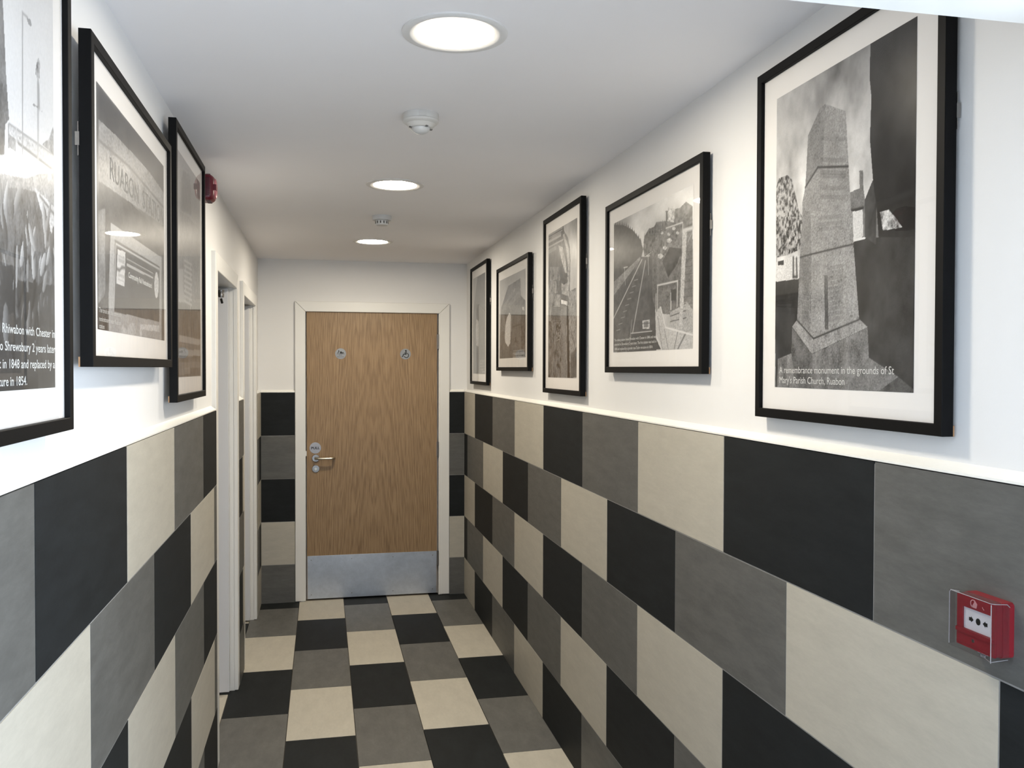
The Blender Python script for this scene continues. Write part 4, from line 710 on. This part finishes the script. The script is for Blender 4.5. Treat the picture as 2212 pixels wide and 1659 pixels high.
def paint(key, nx, ny, asp, seed):
    t, s = np.meshgrid(np.linspace(0, 1, ny), np.linspace(0, 1, nx), indexing='ij')
    b0, am, sc = SKY[key]; img = b0 + am * fbm(s, t, sc, seed, 5) * 1.3
    if key == 'P5': img *= 0.70 + 0.75 * np.clip(t / 0.45, 0, 1)
    hf = np.random.default_rng(seed + 5).normal(0, 1, s.shape); hf = (hf + np.roll(hf, 1, 0) + np.roll(hf, 1, 1) + np.roll(hf, (1, 1), (0, 1))) / 2
    img = img * (1 + 0.02 * hf)
    for i, op in enumerate(PICS[key]):
        k, pts = op[0], op[1]
        if k == 'p':
            tone, amp, ns = op[2:]
            m_ = inside(s, t, pts); f = fbm(s, t, ns, seed + i + 7, 3)
            if amp > 0.2: f = np.sign(f) * np.abs(f) ** 0.7 * 0.8
            img = np.where(m_, np.maximum(tone + amp * 2 * f + tone * hf * 0.17 * min(1.0, amp / 0.06), 0.006), img)
        elif k == 'l':
            wd, tone = op[2:]
            for a, b in zip(pts, pts[1:]):
                d, u = seg_dist(s, t, a, b, asp); al = np.clip(1.2 - d / (wd / 2 + 0.0012), 0, 1); img = img * (1 - al) + tone * al
        elif k in 'rw':
            wd, tone = op[2:]; d, u = seg_dist(s, t, pts[0], pts[1], asp)
            g = fbm(s * 1.0 + 0.37 * i, t * 0.6 + 0.11 * i, 120, seed + i, 2); al = np.where((d < wd / 2) & (u > 0.001) & (u < 0.999), np.clip(0.5 + g * 5, 0, 1), 0) * (0.75 if k == 'w' else 0.55)
            img = img * (1 - al) + tone * al
        elif k == 'f':
            rng = np.random.default_rng(seed)
            for q_ in range(150):
                cx_, cy_ = rng.random(), 0.60 + 0.30 * rng.random() ** 1.5; ang = rng.uniform(0.9, 2.2); ln = rng.uniform(0.012, 0.045); wd = ln * rng.uniform(0.2, 0.4)
                dx, dy = (s - cx_) * asp, t - cy_; u = (dx * math.cos(ang) + dy * math.sin(ang)) / ln; v = (-dx * math.sin(ang) + dy * math.cos(ang)) / wd
                m_ = u * u + v * v < 1; tn = rng.choice([0.1, 0.16, 0.3, 0.45]) * (1.0 if cy_ < 0.76 else 0.45); img = np.where(m_, tn * (0.8 + 0.4 * v), img)
    return np.clip(img, 0.004, 0.82)
def print_mat():
    m = mat('photo_print', (0.5, 0.5, 0.5), 0.30, spec=0.15); N, K, B = nodes(m)
    a = N.new('ShaderNodeAttribute'); a.attribute_name = 'tone'; K.new(a.outputs['Color'], B.inputs['Base Color']); return m
PRINT = print_mat()
def picture(key, side, ya, yb, z0, z1, xf, res, label, group, pin, lean=0.0):
    """ya..yb: edges from left to right as seen; xf: front plane; pin: print inset"""
    W, H = abs(yb - ya), z1 - z0; TH = 0.0215
    R = ROT_R if side == 'R' else ROT_L
    t = tag(empty('picture_frame', (xf + (TH if side == 'R' else -TH), (ya + yb) / 2, z0), R), label, 'picture', group)
    w2, BW = W / 2, 0.0205
    # frame: four mitred bars in one ring with a lip
    bm = bmesh.new()
    def ring(x, y0, y1, z): return [bm.verts.new(p) for p in ((-x, y0, z), (x, y0, z), (x, y1, z), (-x, y1, z))]
    rs = [ring(w2, 0, H, 0), ring(w2, 0, H, TH - 0.001), ring(w2 - 0.001, 0.001, H - 0.001, TH), ring(w2 - BW + 0.001, BW - 0.001, H - BW + 0.001, TH), ring(w2 - BW, BW, H - BW, TH - 0.001), ring(w2 - BW, BW, H - BW, 0)]
    for p, q in zip(rs, rs[1:] + rs[:1]):
        for i in range(4): bm.faces.new((p[i], p[(i + 1) % 4], q[(i + 1) % 4], q[i]))
    link('frame', bm2me(bm, 'frame'), BLACK, t)
    mt = box('mount', (-w2 + BW - 0.0005, BW - 0.0005, 0.003), (w2 - BW + 0.0005, H - BW + 0.0005, 0.0125), MATB, t)
    mt['label'] = 'white mount card'
    (pl_, pr_, pb, pt) = pin
    px0, px1, py0, py1 = -w2 + pl_, w2 - pr_, pb, H - pt
    nx, ny = res
    asp = (px1 - px0) / (py1 - py0)
    img = paint(key, nx, ny, asp, sum(map(ord, key)))
    X, Y = np.meshgrid(np.linspace(px0, px1, nx), np.linspace(py1, py0, ny))
    co_ = np.stack([X, Y, np.full_like(X, 0.0129)], -1).reshape(-1, 3).astype('f')
    idx = np.arange(nx * ny).reshape(ny, nx); q = np.stack([idx[1:, :-1], idx[1:, 1:], idx[:-1, 1:], idx[:-1, :-1]], -1).reshape(-1, 4)
    me = bpy.data.meshes.new('print'); me.vertices.add(nx * ny); me.vertices.foreach_set('co', co_.ravel())
    nf = len(q); me.loops.add(nf * 4); me.loops.foreach_set('vertex_index', q.ravel().astype('i')); me.polygons.add(nf)
    me.polygons.foreach_set('loop_start', np.arange(0, nf * 4, 4, dtype='i')); me.update(calc_edges=True)
    at = me.attributes.new('tone', 'FLOAT_COLOR', 'POINT'); g = img.reshape(-1)
    at.data.foreach_set('color', np.stack([g * 1.0, g * 0.985, g * 0.975, np.ones_like(g)], -1).ravel().astype('f'))
    pr = link('photograph', me, PRINT, t)
    gl = bpy.data.meshes.new('glass'); gl.from_pydata([(-w2 + BW, BW, 0.0150), (w2 - BW, BW, 0.0150), (w2 - BW, H - BW, 0.0150), (-w2 + BW, H - BW, 0.0150)], [], [(0, 1, 2, 3)])
    link('glass_pane', gl, GLASS, t)
    sx = 1 if side == 'R' else -1                     # the side towards the viewer
    bm = bmesh.new(); ym = H * 0.675
    add_box(bm, (sx * w2, ym - 0.012, -0.006), (sx * (w2 + 0.0018), ym + 0.012, 0.001)); add_box(bm, (sx * (w2 - 0.02), ym - 0.03, -0.002), (sx * (w2 + 0.0008), ym + 0.03, -0.0005))
    link('hanging_clip', bm2me(bm, 'clip'), STEEL, t)
    box('corner_card', (sx * (w2 - 0.012), 0.0, -0.003), (sx * (w2 - 0.0005), 0.018, -0.0002), BROWN, t)
    return t, pr, (px0, px1, py0, py1)

XFR, XFL = XR - 0.010, XL + 0.020
G1, G2 = 'framed black and white photographs on the right wall', 'framed black and white photographs on the left wall'
I = 0.07
t5, p5, r5 = picture('P5', 'R', 1.901, 1.262, 1.5255, 2.3175, XFR, (360, 500), 'large black framed photo of a stone monument, nearest on the right wall', G1, (0.077, 0.083, I, I + 0.003))
t4, p4, r4 = picture('P4', 'R', 3.030, 2.200, 1.6225, 2.2165, XFR, (280, 240), 'landscape framed photo of railway track and white fencing, second from viewer on right wall', G1, (0.072, 0.078, I, I))
t3, p3, r3 = picture('P3', 'R', 3.945, 3.335, 1.5265, 2.3165, XFR, (130, 260), 'upright framed photo of a carved column beside a stone wall, middle of right wall', G1, (0.068, 0.083, I, I + 0.003))
t2, p2, r2 = picture('P2', 'R', 5.060, 4.245, 1.6230, 2.2120, XFR, (140, 150), 'landscape framed photo of a tall stone arch, second from the end door on right wall', G1, (0.062, 0.09, I, I))
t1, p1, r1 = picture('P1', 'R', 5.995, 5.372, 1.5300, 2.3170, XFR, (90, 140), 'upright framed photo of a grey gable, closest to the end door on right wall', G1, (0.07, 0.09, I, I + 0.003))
l1, q1, s1 = picture('L1', 'L', 0.930, 1.556, 1.5350, 2.3250, XFL, (260, 340), 'framed photo of plants and lamp posts with white caption, nearest on the left wall', G2, (I, I, I, I))
l2, q2, s2 = picture('L2', 'L', 1.682, 2.522, 1.6370, 2.2330, XFL, (240, 220), 'landscape framed photo of a notice board under a carved stone beam, middle of left wall', G2, (I, I, I, I))
l3, q3, s3 = picture('L3', 'L', 2.605, 3.222, 1.5380, 2.3330, XFL, (110, 200), 'upright framed photo of pale brickwork, third on the left wall before the doorways', G2, (I, I, I, I))
ZT = 0.0132
def fit_text(pr, r, s_, sa, sb, t, cap, m=None, bold=0.0):
    """line of lettering between two fractions of the print's width, baseline at fraction t from the top"""
    W, H = r[1] - r[0], r[3] - r[2]
    o = text('caption', s_, cap * H / 0.70, m or INKW, pr, (r[0] + sa * W, r[3] - t * H, ZT), 'LEFT', 1.0, bold=bold)
    me = o.data; xs = [v.co.x for v in me.vertices]; k = (sb - sa) * W / max(1e-6, max(xs) - min(xs))
    me.transform(Matrix.Diagonal((k, 1, 1, 1))); return o
fit_text(p5, r5, 'A remembrance monument in the grounds of St', 0.042, 0.889, 0.951, 0.0225)
fit_text(p5, r5, "Mary's Parish Church, Ruabon", 0.042, 0.566, 0.985, 0.0225)
for s_, sb, t_ in (('The railway station linked Rhiwabon with Chester in 1846 and was', 0.598, 0.914), ('extended to Shrewsbury 2 years later. The first station was built in', 0.601, 0.947),
                   ('1848 and replaced by a grander neo-Tudor structure in 1854.', 0.552, 0.982)):
    fit_text(p4, r4, s_, 0.015, sb, t_, 0.0195)
for s_, sa, sb, t_ in (('The railway station linked Rhiwabon with Chester in', 0.045, 0.995, 0.882), ('1846 and was extended to Shrewsbury 2 years later.', 0.045, 0.998, 0.918),
                       ('The first station was built in 1848 and replaced by a', 0.045, 0.993, 0.954), ('grander neo-Tudor structure in 1854.', 0.045, 0.724, 0.990)):
    fit_text(q1, s1, s_, sa, sb, t_, 0.0190, bold=0.0002)
for s_, sb, t_ in (('The brick and tile community', 0.281, 0.929), ('noticeboard near Ruabon', 0.267, 0.965), ('station', 0.070, 0.995)):
    fit_text(q2, s2, s_, 0.014, sb, t_, 0.020)
CARVE = mat('carved_letters', (0.13, 0.13, 0.127), 0.5)
fit_text(q2, s2, 'RUABON', 0.14, 0.53, 0.345, 0.095, CARVE)
fit_text(q2, s2, 'STATION', 0.60, 0.99, 0.345, 0.095, CARVE)
fit_text(q2, s2, 'Community Rail Noticeboard', 0.378, 0.752, 0.732, 0.026, bold=0.0003)
